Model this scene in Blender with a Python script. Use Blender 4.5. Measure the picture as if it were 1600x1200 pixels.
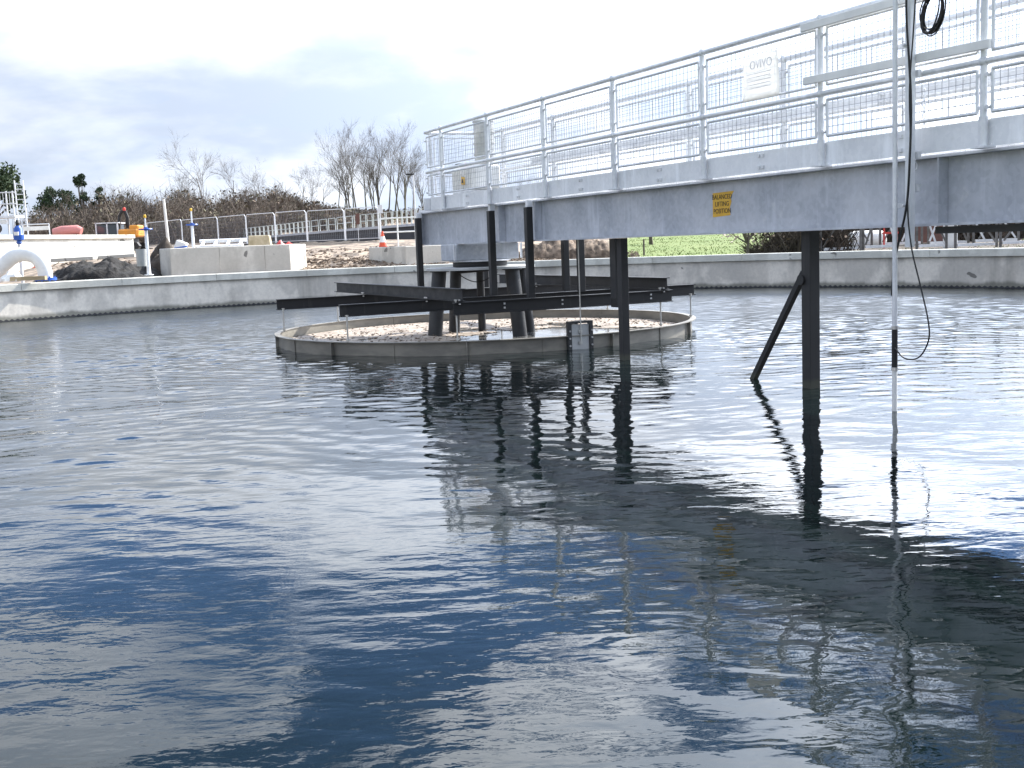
import bpy, bmesh, math, random
from mathutils import Vector, Matrix, noise
R = math.radians
random.seed(7)
SC = bpy.context.scene
for o in list(bpy.data.objects): bpy.data.objects.remove(o)
COL = SC.collection

# ------------------------------------------------------------------ camera
EYE = 1.34; FPX = 1816.0; PITCH = .121; ROLL = -.038
_cp, _sp, _cr, _sr = math.cos(PITCH), math.sin(PITCH), math.cos(ROLL), math.sin(ROLL)
FW = Vector((0, _cp, -_sp)); _U = Vector((0, _sp, _cp)); _X = Vector((1, 0, 0))
RT = _cr*_X + _sr*_U; UP = -_sr*_X + _cr*_U
cd = bpy.data.cameras.new('camera'); cam = bpy.data.objects.new('camera', cd); COL.objects.link(cam)
cd.sensor_width = 36; cd.lens = 36*FPX/1600; cd.clip_start = .1; cd.clip_end = 5000
M = Matrix((RT, UP, -FW)).transposed().to_4x4(); M.translation = (0, 0, EYE); cam.matrix_world = M
SC.camera = cam

# ------------------------------------------------------------------ light, sky, exposure
SUN_AZ, SUN_EL = R(50), R(37)          # azimuth to the right of +Y
SD = Vector((math.sin(SUN_AZ)*math.cos(SUN_EL), math.cos(SUN_AZ)*math.cos(SUN_EL), math.sin(SUN_EL)))
sl = bpy.data.lights.new('sun', 'SUN'); sl.energy = 4.6; sl.angle = R(.6); sl.color = (1, .95, .87)
so = bpy.data.objects.new('sun', sl); COL.objects.link(so); so.location = SD*60
so.rotation_euler = SD.to_track_quat('Z', 'Y').to_euler()
SC.view_settings.view_transform = 'Standard'; SC.view_settings.look = 'None'
SC.view_settings.gamma = 1; SC.view_settings.use_curve_mapping = False
SC.view_settings.exposure = 1.28

def make_world():
    w = bpy.data.worlds.new('World'); SC.world = w; w.use_nodes = True
    nt = w.node_tree; nt.nodes.clear(); N = nt.nodes.new; L = nt.links.new
    def val(x):
        n = N('ShaderNodeValue'); n.outputs[0].default_value = x; return n.outputs[0]
    def m(op, a, b=None, clamp=False):
        n = N('ShaderNodeMath'); n.operation = op; n.use_clamp = clamp
        for i, v in enumerate((a, b)):
            if v is None: continue
            if isinstance(v, (int, float)): n.inputs[i].default_value = v
            else: L(v, n.inputs[i])
        return n.outputs[0]
    def mix(f, a, b):
        n = N('ShaderNodeMix'); n.data_type = 'RGBA'
        for k, v in ((0, f), (6, a), (7, b)):
            if isinstance(v, (int, float)): n.inputs[k].default_value = v
            elif isinstance(v, tuple): n.inputs[k].default_value = (*v, 1)
            else: L(v, n.inputs[k])
        return n.outputs[2]
    def ramp(f, lo, hi):
        n = N('ShaderNodeMapRange'); n.interpolation_type = 'SMOOTHSTEP'; n.inputs[1].default_value = lo; n.inputs[2].default_value = hi
        L(f, n.inputs[0]); return n.outputs[0]
    sky = N('ShaderNodeTexSky'); sky.sky_type = 'NISHITA'; sky.sun_disc = False
    sky.sun_elevation = SUN_EL; sky.sun_rotation = SUN_AZ; sky.air_density = .6; sky.dust_density = 0.0; sky.ozone_density = 5.0
    tc = N('ShaderNodeTexCoord'); sp = N('ShaderNodeSeparateXYZ'); L(tc.outputs['Generated'], sp.inputs[0])
    zz = m('ADD', m('MAXIMUM', sp.outputs[2], 0.0), .10)
    cb = N('ShaderNodeCombineXYZ'); L(m('DIVIDE', sp.outputs[0], zz), cb.inputs[0]); L(m('DIVIDE', sp.outputs[1], zz), cb.inputs[1])
    zf = m('ADD', m('MAXIMUM', sp.outputs[2], 0.0), .30)
    cf = N('ShaderNodeCombineXYZ'); L(m('DIVIDE', sp.outputs[0], zf), cf.inputs[0]); L(m('DIVIDE', sp.outputs[1], zf), cf.inputs[1])
    def nz(scale, detail, off, rough=.55, dist=0, src=None):
        mp = N('ShaderNodeMapping'); mp.inputs['Location'].default_value = off; L((src or cb).outputs[0], mp.inputs[0])
        n = N('ShaderNodeTexNoise'); n.inputs['Scale'].default_value = scale; n.inputs['Detail'].default_value = detail
        n.inputs['Roughness'].default_value = rough; n.inputs['Distortion'].default_value = dist
        L(mp.outputs[0], n.inputs['Vector']); return n.outputs[0]
    cover = ramp(nz(1.3, 8, CLOUD_OFF, .58, .25), .455, .515)
    shade = ramp(nz(2.1, 6, (4.3, 11.2, 0), .52, .12, cf), .40, .64)
    shade = m('MAXIMUM', shade, m('MULTIPLY', ramp(sp.outputs[2], .19, .225), m('SUBTRACT', 1.0, ramp(sp.outputs[2], .22, .30))))   # lit tops of the bank
    d = N('ShaderNodeVectorMath'); d.operation = 'DOT_PRODUCT'; L(tc.outputs['Generated'], d.inputs[0]); d.inputs[1].default_value = SD
    glow = m('POWER', m('MAXIMUM', d.outputs['Value'], 0.0), 4.0)
    cloud = mix(shade, (5.5, 6.35, 7.9), (8.8, 9.3, 10.2))
    g = N('ShaderNodeVectorMath'); g.operation = 'SCALE'; L(cloud, g.inputs[0]); L(m('MULTIPLY', m('ADD', m('MULTIPLY', glow, 3.0), .78), m('ADD', m('MULTIPLY', ramp(sp.outputs[2], .155, .215), .50), .60)), g.inputs['Scale'])
    edge = m('ADD', sp.outputs[2], m('MULTIPLY', m('SUBTRACT', nz(1.3, 5, (9, 2, 0), .6), .5), .16))
    low = m('SUBTRACT', 1.0, ramp(edge, .215, .255))        # a cloud bank stands along the horizon
    cov = m('MAXIMUM', cover, m('MULTIPLY', low, .97))
    c = mix(cov, sky.outputs[0], g.outputs[0])
    bg = N('ShaderNodeBackground'); bg.inputs['Strength'].default_value = .1; L(c, bg.inputs['Color'])
    out = N('ShaderNodeOutputWorld'); L(bg.outputs[0], out.inputs[0])
CLOUD_OFF = (12.1, 8.8, 0)
make_world()

# ------------------------------------------------------------------ helpers
def at(px, py, Y):
    x, y = (px-800)/FPX, (600-py)/FPX
    d = FW + x*RT + y*UP; return Vector((0, 0, EYE)) + d*(Y/d.y)
def gx(px, Y): return at(px, 470, Y).x
def pl(pts, v):
    if v <= pts[0][0]: return pts[0][1]
    for (a, b), (c, d) in zip(pts, pts[1:]):
        if v <= c: return b + (d-b)*(v-a)/(c-a)
    return pts[-1][1]
def sstep(a, b, v):
    t = min(1, max(0, (v-a)/(b-a))); return t*t*(3-2*t)
def gz(x, y):
    yy = max(y, 0)
    l = pl([(0, .62), (30, .66), (33, .74), (42, 1.30), (52, 1.4), (66, 1.72), (80, 1.8), (118, 2.2), (132, 4.4), (150, 5.3), (200, 6.2), (500, 8)], yy)
    r = pl([(0, .60), (31, .62), (36, .70), (48, 1.0), (80, 1.7), (120, 3.4), (200, 6), (500, 8)], yy)
    far = pl([(0, .6), (60, .62), (140, 1.6), (500, 6)], math.hypot(x, y-15))
    a = x/max(yy, 1)
    w = sstep(-.05, .06, a); z = l*(1-w) + r*w
    w2 = sstep(-.34, -.5, a) if a < 0 else sstep(.5, .8, a)
    if y < 8: w2 = 1
    z = z*(1-w2) + min(z, far)*w2 if y > 8 else far
    if 18 < yy < 300: z += .10*noise.noise(Vector((x*.35, y*.35, 0))) * sstep(32, 36, math.hypot(x, y))
    return z

class MB:
    def __init__(s): s.v = []; s.f = []
    def add(s, vs, fs):
        b = len(s.v); s.v += [tuple(v) for v in vs]; s.f += [tuple(i+b for i in f) for f in fs]; return s
    def box(s, c, d, rot=None):
        vs = []
        for z in (-.5, .5):
            for x, y in ((-.5, -.5), (.5, -.5), (.5, .5), (-.5, .5)):
                p = Vector((x*d[0], y*d[1], z*d[2]))
                if rot is not None: p = rot @ p
                vs.append(p+Vector(c))
        return s.add(vs, [(3, 2, 1, 0), (4, 5, 6, 7), (0, 1, 5, 4), (1, 2, 6, 5), (2, 3, 7, 6), (3, 0, 4, 7)])
    def bar(s, a, b, w, h, up=(0, 0, 1)):
        a, b = Vector(a), Vector(b); d = (b-a); L = d.length; d.normalize(); up = Vector(up)
        if abs(d.dot(up)) > .98: up = Vector((1, 0, 0))
        sx = d.cross(up).normalized(); u = sx.cross(d)
        return s.box((a+b)/2, (L, w, h), Matrix((d, sx, u)).transposed())
    def tube(s, a, b, r0, r1=None, n=8, cap=True):
        return s.path([a, b], [r0, r0 if r1 is None else r1], n, cap)
    def path(s, pts, rad, n=8, cap=True, closed=False):
        pts = [Vector(p) for p in pts]; k = len(pts)
        if not hasattr(rad, '__len__'): rad = [rad]*k
        vs = []; prev = None
        for i, p in enumerate(pts):
            if closed: d = pts[(i+1) % k]-pts[i-1]
            else: d = pts[min(i+1, k-1)]-pts[max(i-1, 0)]
            if d.length < 1e-9: d = Vector((0, 0, 1))
            d.normalize()
            if prev is None:
                up = Vector((0, 0, 1)) if abs(d.z) < .9 else Vector((1, 0, 0)); x = d.cross(up).normalized()
            else:
                x = (prev - d*prev.dot(d)); x = x.normalized() if x.length > 1e-6 else d.orthogonal().normalized()
            prev = x; y = d.cross(x)
            for j in range(n):
                t = 2*math.pi*j/n; vs.append(p + rad[i]*(math.cos(t)*x+math.sin(t)*y))
        fs = []
        for i in range(k if closed else k-1):
            a, b = i*n, ((i+1) % k)*n
            for j in range(n): q = (j+1) % n; fs.append((a+j, a+q, b+q, b+j))
        if cap and not closed: fs += [tuple(range(n-1, -1, -1)), tuple(range((k-1)*n, k*n))]
        return s.add(vs, fs)
    def lathe(s, prof, n=24, c=(0, 0, 0), closed=False):
        vs = []; k = len(prof)
        for r, z in prof:
            for j in range(n):
                t = 2*math.pi*j/n; vs.append((c[0]+r*math.cos(t), c[1]+r*math.sin(t), c[2]+z))
        fs = []
        for i in range(k if closed else k-1):
            a, b = i*n, ((i+1) % k)*n
            for j in range(n): q = (j+1) % n; fs.append((a+j, a+q, b+q, b+j))
        if not closed: fs += [tuple(range(n-1, -1, -1)), tuple(range((k-1)*n, k*n))]
        return s.add(vs, fs)
    def prism(s, poly, fn):
        """extrude a closed 2D poly between fn(p,0) and fn(p,1)"""
        k = len(poly); vs = [fn(p, 0) for p in poly]+[fn(p, 1) for p in poly]
        fs = [(i, (i+1) % k, k+(i+1) % k, k+i) for i in range(k)] + [tuple(range(k-1, -1, -1)), tuple(range(k, 2*k))]
        return s.add(vs, fs)
    def ibeam(s, a, b, w, h, tw=.008, tf=.012):
        a, b = Vector(a), Vector(b); d = (b-a).normalized(); sx = d.cross(Vector((0, 0, 1))).normalized()
        y, z, t = w/2, h/2, tw/2
        p = [(-y, -z), (y, -z), (y, -z+tf), (t, -z+tf), (t, z-tf), (y, z-tf), (y, z), (-y, z), (-y, z-tf), (-t, z-tf), (-t, -z+tf), (-y, -z+tf)]
        return s.prism(p, lambda q, e: (b if e else a) + sx*q[0] + Vector((0, 0, q[1])))
    def ball(s, c, r, n=8, m=5):
        return s.lathe([(r*math.sin(math.pi*(i+.5)/m), -r*math.cos(math.pi*(i+.5)/m)) for i in range(m)], n, c)
    def build(s, name, mat, parent=None, loc=None, rz=0, smooth=None, bevel=0, kind=None):
        me = bpy.data.meshes.new(name); me.from_pydata(s.v, [], s.f); me.update()
        if isinstance(mat, str): mat = MAT[mat]
        me.materials.append(mat)
        bm = bmesh.new(); bm.from_mesh(me); bmesh.ops.recalc_face_normals(bm, faces=bm.faces)
        if bevel: bmesh.ops.bevel(bm, geom=[e for e in bm.edges if len(e.link_faces) == 2 and e.calc_face_angle(0) > .6], offset=bevel, segments=1, affect='EDGES')
        bm.to_mesh(me); bm.free()
        if smooth is not None:
            me.shade_smooth(); me.set_sharp_from_angle(angle=R(smooth))
        o = bpy.data.objects.new(name, me); COL.objects.link(o)
        if parent: o.parent = parent
        if loc is not None: o.location = loc
        if rz: o.rotation_euler.z = rz
        if kind: o['kind'] = kind
        return o
def tag(o, label, cat, group=None):
    o['label'] = label; o['category'] = cat
    if group: o['group'] = group
    return o
def empty(name, loc, rz, label, cat, group=None):
    o = bpy.data.objects.new(name, None); COL.objects.link(o); o.location = loc; o.rotation_euler.z = rz; o.empty_display_size = .2
    return tag(o, label, cat, group)
def copy_tree(o, parent=None):
    c = o.copy(); COL.objects.link(c)
    if parent: c.parent = parent
    for ch in list(o.children): copy_tree(ch, c)
    return c
def struct(o): o['kind'] = 'structure'; return o
def clone(o, parent, loc=None):
    c = o.copy(); COL.objects.link(c); c.parent = parent
    if loc is not None: c.location = loc
    return c

# ------------------------------------------------------------------ materials
MAT = {}
class NT:
    def __init__(s, name):
        m = bpy.data.materials.new(name); m.use_nodes = True; s.m = m; s.nt = m.node_tree
        s.p = s.nt.nodes['Principled BSDF']; s.tc = s.N('ShaderNodeTexCoord')
    def N(s, t): return s.nt.nodes.new(t)
    def L(s, a, b): s.nt.links.new(a, b)
    def noise(s, scale, detail=5, rough=.55, stretch=(1, 1, 1), loc=(0, 0, 0), rot=(0, 0, 0), dist=0):
        mp = s.N('ShaderNodeMapping'); mp.inputs['Scale'].default_value = stretch; mp.inputs['Location'].default_value = loc; mp.inputs['Rotation'].default_value = rot
        s.L(s.tc.outputs['Object'], mp.inputs[0]); n = s.N('ShaderNodeTexNoise')
        n.inputs['Scale'].default_value = scale; n.inputs['Detail'].default_value = detail; n.inputs['Roughness'].default_value = rough; n.inputs['Distortion'].default_value = dist
        s.L(mp.outputs[0], n.inputs['Vector']); return n.outputs[0]
    def vor(s, scale, out='Distance'):
        n = s.N('ShaderNodeTexVoronoi'); n.inputs['Scale'].default_value = scale; s.L(s.tc.outputs['Object'], n.inputs['Vector']); return n.outputs[out]
    def mr(s, f, lo, hi, a=0, b=1):
        n = s.N('ShaderNodeMapRange'); n.interpolation_type = 'SMOOTHSTEP'
        for i, v in enumerate((lo, hi, a, b)): n.inputs[i+1].default_value = v
        s.L(f, n.inputs[0]); return n.outputs[0]
    def mix(s, f, a, b):
        n = s.N('ShaderNodeMix'); n.data_type = 'RGBA'
        for k, v in ((0, f), (6, a), (7, b)):
            if isinstance(v, (int, float)): n.inputs[k].default_value = v
            elif isinstance(v, tuple): n.inputs[k].default_value = (*v, 1)
            else: s.L(v, n.inputs[k])
        return n.outputs[2]
    def math(s, op, a, b):
        n = s.N('ShaderNodeMath'); n.operation = op
        for i, v in enumerate((a, b)):
            if isinstance(v, (int, float)): n.inputs[i].default_value = v
            else: s.L(v, n.inputs[i])
        return n.outputs[0]
    def bump(s, h, strength, dist):
        b = s.N('ShaderNodeBump'); b.inputs['Strength'].default_value = strength; b.inputs['Distance'].default_value = dist
        s.L(h, b.inputs['Height']); s.L(b.outputs[0], s.p.inputs['Normal'])
    def done(s, key, col=None, rough=.6, metal=0):
        if col is not None:
            if isinstance(col, tuple): s.p.inputs['Base Color'].default_value = (*col, 1)
            else: s.L(col, s.p.inputs['Base Color'])
        if isinstance(rough, (int, float)): s.p.inputs['Roughness'].default_value = rough
        else: s.L(rough, s.p.inputs['Roughness'])
        s.p.inputs['Metallic'].default_value = metal; MAT[key] = s.m; return s
def simple(key, c1, c2=None, scale=6, rough=.6, metal=0, bump=0, stretch=(1, 1, 1), detail=5, lo=.35, hi=.65):
    n = NT(key); c2 = c2 or tuple(x*.75 for x in c1)
    f = n.noise(scale, detail, .6, stretch)
    n.done(key, n.mix(n.mr(f, lo, hi), c1, c2), rough, metal)
    if bump: n.bump(f, 1, bump)
def galv(key, a, b, metal=.45, spangle=28):
    n = NT(key); f = n.noise(1.7, 6, .62); v = n.vor(spangle, 'Color'); sp = n.N('ShaderNodeSeparateColor'); n.L(v, sp.inputs[0])
    st = n.noise(2.2, 4, .6, (3, 3, .35), (5, 2, 1))
    c = n.mix(n.mr(f, .3, .7), a, b)
    c = n.mix(n.mr(sp.outputs[0], 0, 1, 0, .16), c, tuple(min(1, x*1.5) for x in a))
    c = n.mix(n.mr(st, .52, .72, 0, .42), c, tuple(x*1.45 for x in a))
    wt = n.noise(7, 3, .5, (1, 1, 1), (9, 4, 0)); c = n.mix(n.mr(wt, .63, .7, 0, .3), c, (.62, .63, .62))
    n.done(key, c, n.mr(f, .3, .7, .42, .6), metal)
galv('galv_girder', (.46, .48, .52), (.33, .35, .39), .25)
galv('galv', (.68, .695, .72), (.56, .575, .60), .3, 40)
galv('galv_bright', (.74, .76, .79), (.64, .66, .69), .2, 30)
simple('wire', (.30, .31, .34), None, 8, .5, .4)
def black_steel():
    n = NT('black_steel'); f = n.noise(6, 5, .6); st = n.noise(9, 4, .6, (1, 1, .15)); sx = n.N('ShaderNodeSeparateXYZ'); n.L(n.tc.outputs['Object'], sx.inputs[0])
    c = n.mix(n.mr(f, .35, .65), (.010, .010, .011), (.018, .018, .019)); c = n.mix(n.mr(st, .58, .72, 0, .5), c, (.045, .042, .038))
    z = n.math('ADD', sx.outputs[2], n.math('MULTIPLY', f, -.08)); c = n.mix(n.mr(z, .05, .0, 0, .7), c, (.05, .052, .035))   # slime below the tide mark
    n.done('black_steel', c, n.mr(f, .3, .7, .5, .68))
black_steel()
simple('black_paint_grey', (.030, .032, .034), (.02, .02, .022), 5, .5)
simple('drum_steel', (.25, .235, .20), (.17, .16, .14), 2.4, .5, .25, stretch=(1, 1, 2.5))
simple('bolt_steel', (.55, .55, .55), None, 5, .35, .7)
simple('stainless', (.50, .50, .48), (.38, .38, .37), 3, .35, .7)
simple('cap_plate', (.42, .43, .43), (.33, .34, .34), 3, .5, .1)
simple('rubber', (.012, .012, .013), None, 8, .6)
simple('white_paint', (.76, .76, .74), (.66, .66, .64), 4, .5)
simple('white_plastic', (.74, .74, .72), (.66, .66, .65), 5, .4)
simple('cream_plastic', (.62, .53, .36), (.40, .33, .20), 3, .6)
simple('red_plastic', (.62, .045, .03), (.5, .06, .05), 5, .5)
simple('pink_pipe', (.60, .22, .20), (.5, .2, .18), 3, .5)
simple('cone_orange', (.72, .09, .03), None, 4, .45)
simple('blue_paint', (.02, .10, .42), (.02, .07, .3), 6, .4)
simple('orange_paint', (.66, .26, .02), (.5, .2, .03), 3, .4)
simple('yellow_sign', (.72, .42, .02), (.64, .35, .02), 9, .5)
simple('ink', (.02, .02, .02), None, 9, .6)
simple('faint_ink', (.78, .78, .81), None, 9, .6)
simple('grey_plastic', (.34, .35, .34), (.28, .29, .28), 4, .5)
simple('bark', (.075, .062, .05), (.14, .125, .10), 4, .9, stretch=(2, 2, .6))
simple('twig', (.075, .06, .05), (.11, .09, .075), .5, .9)
simple('twig_pale', (.13, .105, .08), (.075, .06, .05), .5, .9)
simple('scrub_twig', (.10, .078, .064), (.19, .155, .12), .35, .95)
simple('scrub_leaf', (.075, .072, .04), (.125, .085, .062), .3, .9)
simple('evergreen', (.018, .04, .022), (.04, .065, .025), 1.2, .8)
simple('pine_leaf', (.022, .045, .018), (.045, .07, .022), .8, .8)
simple('grass_blade', (.10, .155, .028), (.14, .18, .045), .5, .9)
simple('blossom', (.55, .48, .44), (.4, .3, .26), 3, .9)
simple('timber', (.42, .33, .2), (.34, .25, .14), 4, .7, stretch=(1, 8, 8))
simple('old_timber', (.12, .10, .08), (.07, .06, .05), 3, .8)
simple('brown_panel', (.16, .075, .055), (.12, .06, .05), 3, .7)
simple('soil_dark', (.035, .028, .022), (.07, .055, .042), 3, .95, bump=.04)
simple('black_sheet', (.004, .004, .004), (.012, .010, .009), 4, .9, bump=.08)
simple('clod', (.07, .052, .038), (.22, .165, .12), 5, .95)
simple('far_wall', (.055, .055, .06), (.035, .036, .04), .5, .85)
simple('far_rail', (.52, .55, .52), (.44, .47, .44), 1, .5)
simple('rust_steel', (.085, .08, .075), (.17, .165, .16), 3, .7)
def paper():
    n = NT('paper'); f = n.noise(6, 4); c = n.mix(n.mr(f, .3, .7), (.88, .88, .87), (.82, .82, .81)); n.done('paper', c, .7)
    t = n.N('ShaderNodeBsdfTranslucent'); t.inputs[0].default_value = (.85, .85, .84, 1); mx = n.N('ShaderNodeMixShader'); mx.inputs[0].default_value = .45
    out = n.nt.nodes['Material Output']; n.L(n.p.outputs[0], mx.inputs[1]); n.L(t.outputs[0], mx.inputs[2]); n.L(mx.outputs[0], out.inputs[0])
paper()
def glassm():
    n = NT('cab_glass'); n.done('cab_glass', (.05, .06, .07), .08, 0)
glassm()

def concrete(key, a, b, stain, streak=.4):
    n = NT(key); big = n.noise(.8, 6, .65); fine = n.noise(14, 6, .7); st = n.noise(1.3, 5, .6, (1, 1, .12), (3, 1, 0)); bl = n.noise(1.1, 4, .6, (1, 1, .7), (7, 3, 2))
    c = n.mix(n.mr(big, .33, .67), a, b)
    c = n.mix(n.mr(st, .48, .66, 0, streak), c, stain)
    c = n.mix(n.mr(bl, .46, .58, 0, .6), c, tuple(min(1, x*1.3) for x in a))
    c = n.mix(n.mr(fine, .35, .75, 0, .25), c, stain)
    sp = n.noise(2.6, 2, .4, (1, 1, 1.3), (1, 8, 4)); c = n.mix(n.mr(sp, .71, .74, 0, .75), c, (.07, .065, .06))
    if key == 'concrete':
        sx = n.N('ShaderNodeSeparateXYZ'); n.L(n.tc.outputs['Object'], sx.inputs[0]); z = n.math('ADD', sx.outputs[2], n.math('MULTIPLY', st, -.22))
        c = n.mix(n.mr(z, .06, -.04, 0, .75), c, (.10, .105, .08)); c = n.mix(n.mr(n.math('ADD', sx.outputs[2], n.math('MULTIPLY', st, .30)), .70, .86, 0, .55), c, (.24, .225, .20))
    n.done(key, c, .85); n.bump(fine, .6, .006)
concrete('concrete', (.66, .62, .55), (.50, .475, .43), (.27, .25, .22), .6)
concrete('coping', (.58, .575, .52), (.51, .505, .455), (.36, .35, .31), .22)
concrete('new_concrete', (.52, .50, .45), (.45, .43, .385), (.30, .28, .24), .2)
concrete('pale_concrete', (.62, .61, .56), (.54, .53, .48), (.4, .38, .33), .15)

def ground_mat():
    n = NT('ground'); sx = n.N('ShaderNodeSeparateXYZ'); n.L(n.tc.outputs['Object'], sx.inputs[0]); X, Y = sx.outputs[0], sx.outputs[1]
    f1 = n.noise(.5, 7, .65); f2 = n.noise(2.5, 6, .7); f3 = n.noise(.09, 4, .55); f4 = n.noise(1.6, 6, .7, (1, .25, 1), (0, 0, 3))
    soil = n.mix(n.mr(f4, .42, .60), (.30, .235, .175), (.085, .065, .05)); soil = n.mix(n.mr(f2, .52, .7, 0, .6), soil, (.40, .33, .26))
    gr = n.mix(n.mr(f1, .35, .65), (.105, .16, .028), (.145, .185, .045)); gr = n.mix(n.mr(f2, .45, .7, 0, .6), gr, (.09, .125, .028)); gr = n.mix(n.mr(f4, .58, .72, 0, .5), gr, (.15, .13, .06))
    # grass on the lawn to the right and on the rising field; bare soil on the building site
    side = n.math('SUBTRACT', n.math('DIVIDE', X, n.math('MAXIMUM', Y, 1.0)), n.math('MULTIPLY', f3, .10))
    lawn = n.mr(side, .035, .05); lawn2 = n.math('MULTIPLY', lawn, n.math('MULTIPLY', n.mr(n.math('ADD', Y, n.math('MULTIPLY', f1, 4)), 30, 33), n.mr(side, .235, .205)))
    field = n.mr(n.math('ADD', Y, n.math('MULTIPLY', f3, 30)), 150, 156)
    behind = n.mr(Y, 20, 10)
    m = n.math('MAXIMUM', n.math('MAXIMUM', lawn2, field), behind)
    soil = n.mix(n.math('MULTIPLY', n.mr(side, .20, .24), .8), soil, (.055, .046, .038))    # trodden dark earth round the trestles
    n.done('ground', n.mix(m, soil, gr), .95); n.bump(f2, .8, .05)
ground_mat()

def water_mat(key, amp, body, pale=None):
    n = NT(key)
    def layer(scale, detail, stretch, rot, a, off=(0, 0, 0)):
        return n.math('MULTIPLY', n.noise(scale, detail, .5, stretch, off, (0, 0, rot), .4), a*amp)
    h = layer(.75, 2, (1, 1.5, 1), .35, .004)
    h = n.math('ADD', h, layer(6.5, 2, (.75, 1.5, 1), -.1, .0020, (1, 7, 0)))
    gust = n.mr(n.noise(.16, 3, .5, (1, 1, 1), (8, 1, 0)), .35, .65, .35, 1.2)
    h = n.math('ADD', h, n.math('MULTIPLY', gust, layer(15, 3, (.8, 1.4, 1), .25, .0009, (2, 3, 0))))
    sx = n.N('ShaderNodeSeparateXYZ'); n.L(n.tc.outputs['Object'], sx.inputs[0])
    n.done(key, body, n.mr(sx.outputs[1], 10, 25, .01, .24 if key == 'water' else .03)); n.p.inputs['IOR'].default_value = 1.333
    n.bump(h, 1, 1)
water_mat('water', 1.0, (.0035, .0075, .0075))
water_mat('drum_water', .35, (.10, .10, .095))
def scum_mat():
    n = NT('scum'); f = n.noise(3.2, 7, .7); g = n.noise(11, 4, .6)
    c = n.mix(n.mr(f, .40, .60), (.37, .315, .26), (.23, .185, .145)); c = n.mix(n.mr(g, .57, .66, 0, .8), c, (.11, .08, .06))
    n.done('scum', c, .7); n.bump(n.math('ADD', f, n.math('MULTIPLY', g, .6)), 1, .035)
scum_mat()

# ------------------------------------------------------------------ ground and tank
TC = (-1.1, 15.6); TA, TB = 13.9, 15.6           # the settling tank's plan
def ell(t, off=0):
    x, y = TA*math.cos(t), TB*math.sin(t); nx, ny = math.cos(t)/TA, math.sin(t)/TB; k = math.hypot(nx, ny)
    return TC[0]+x+off*nx/k, TC[1]+y+off*ny/k
def build_ground():
    n = 288; offs = [.29, .9, 1.6, 2.4, 3.3, 4.4, 5.6, 7, 8.5, 10.5, 13, 16, 19, 23, 27, 32, 38, 45, 54, 65, 80, 100, 130, 170, 230, 330, 500, 900, 2500]
    vs = []; fs = []
    for k, o in enumerate(offs):
        for j in range(n):
            x, y = ell(2*math.pi*j/n, o); vs.append((x, y, gz(x, y)))
    for k in range(len(offs)-1):
        for j in range(n): q = (j+1) % n; fs.append((k*n+j, k*n+q, (k+1)*n+q, (k+1)*n+j))
    struct(MB().add(vs, fs).build('ground', 'ground', smooth=60))
build_ground()
def ring(offs_z, n, t0, t1):
    vs = []; k = len(offs_z)
    for i in range(n+1):
        t = t0+(t1-t0)*i/n
        for o, z in offs_z: vs.append((*ell(t, o), z))
    fs = []
    for i in range(n):
        for j in range(k): q = (j+1) % k; fs.append((i*k+j, i*k+q, (i+1)*k+q, (i+1)*k+j))
    fs += [tuple(range(k)), tuple(range(n*k+k-1, n*k-1, -1))]
    return vs, fs
def build_tank():
    root = empty('settling_tank', (0, 0, 0), 0, 'large round concrete settling tank with pale coping, full of dark water', 'tank')
    n = 38
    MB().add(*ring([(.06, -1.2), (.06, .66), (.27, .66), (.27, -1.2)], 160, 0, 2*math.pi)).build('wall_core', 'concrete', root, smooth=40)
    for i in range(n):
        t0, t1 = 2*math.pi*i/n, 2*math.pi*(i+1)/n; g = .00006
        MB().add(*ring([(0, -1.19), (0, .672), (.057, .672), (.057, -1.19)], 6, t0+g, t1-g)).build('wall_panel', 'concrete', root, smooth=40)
        a = .055; dz = random.uniform(-.003, .003); g = .0002
        MB().add(*ring([(-.06, .675), (-.06, .825+dz), (-.045, .84+dz), (.32, .84+dz), (.335, .825+dz), (.335, .675)], 6, t0+a+g*1.6, t1+a-g*1.6)).build('coping_stone', 'coping', root, smooth=30)
    # serrated weir strip along the water's edge
    m = MB(); N2 = 700
    for i in range(N2):
        t = 2*math.pi*i/N2; t2 = 2*math.pi*(i+.5)/N2; t3 = 2*math.pi*(i+1)/N2
        pts = [ell(t, -.004), ell(t2, -.004), ell(t3, -.004)]; q = [ell(t, -.02), ell(t2, -.02), ell(t3, -.02)]
        zz = (.055, .018, .055)
        vs = [(*p, -.1) for p in q]+[(*p, z) for p, z in zip(q, zz)]+[(*p, z) for p, z in zip(pts, zz)]
        m.add(vs, [(0, 1, 4, 3), (1, 2, 5, 4), (3, 4, 7, 6), (4, 5, 8, 7)])
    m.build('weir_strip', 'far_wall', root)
build_tank()
def disc(name, mat, rings, n, fn, z):
    vs = []; fs = []
    for k, r in enumerate(rings):
        for j in range(n): vs.append((*fn(2*math.pi*j/n, r), z))
    for k in range(len(rings)-1):
        for j in range(n): q = (j+1) % n; fs.append((k*n+j, k*n+q, (k+1)*n+q, (k+1)*n+j))
    return struct(MB().add(vs, fs).build(name, mat))
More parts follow.
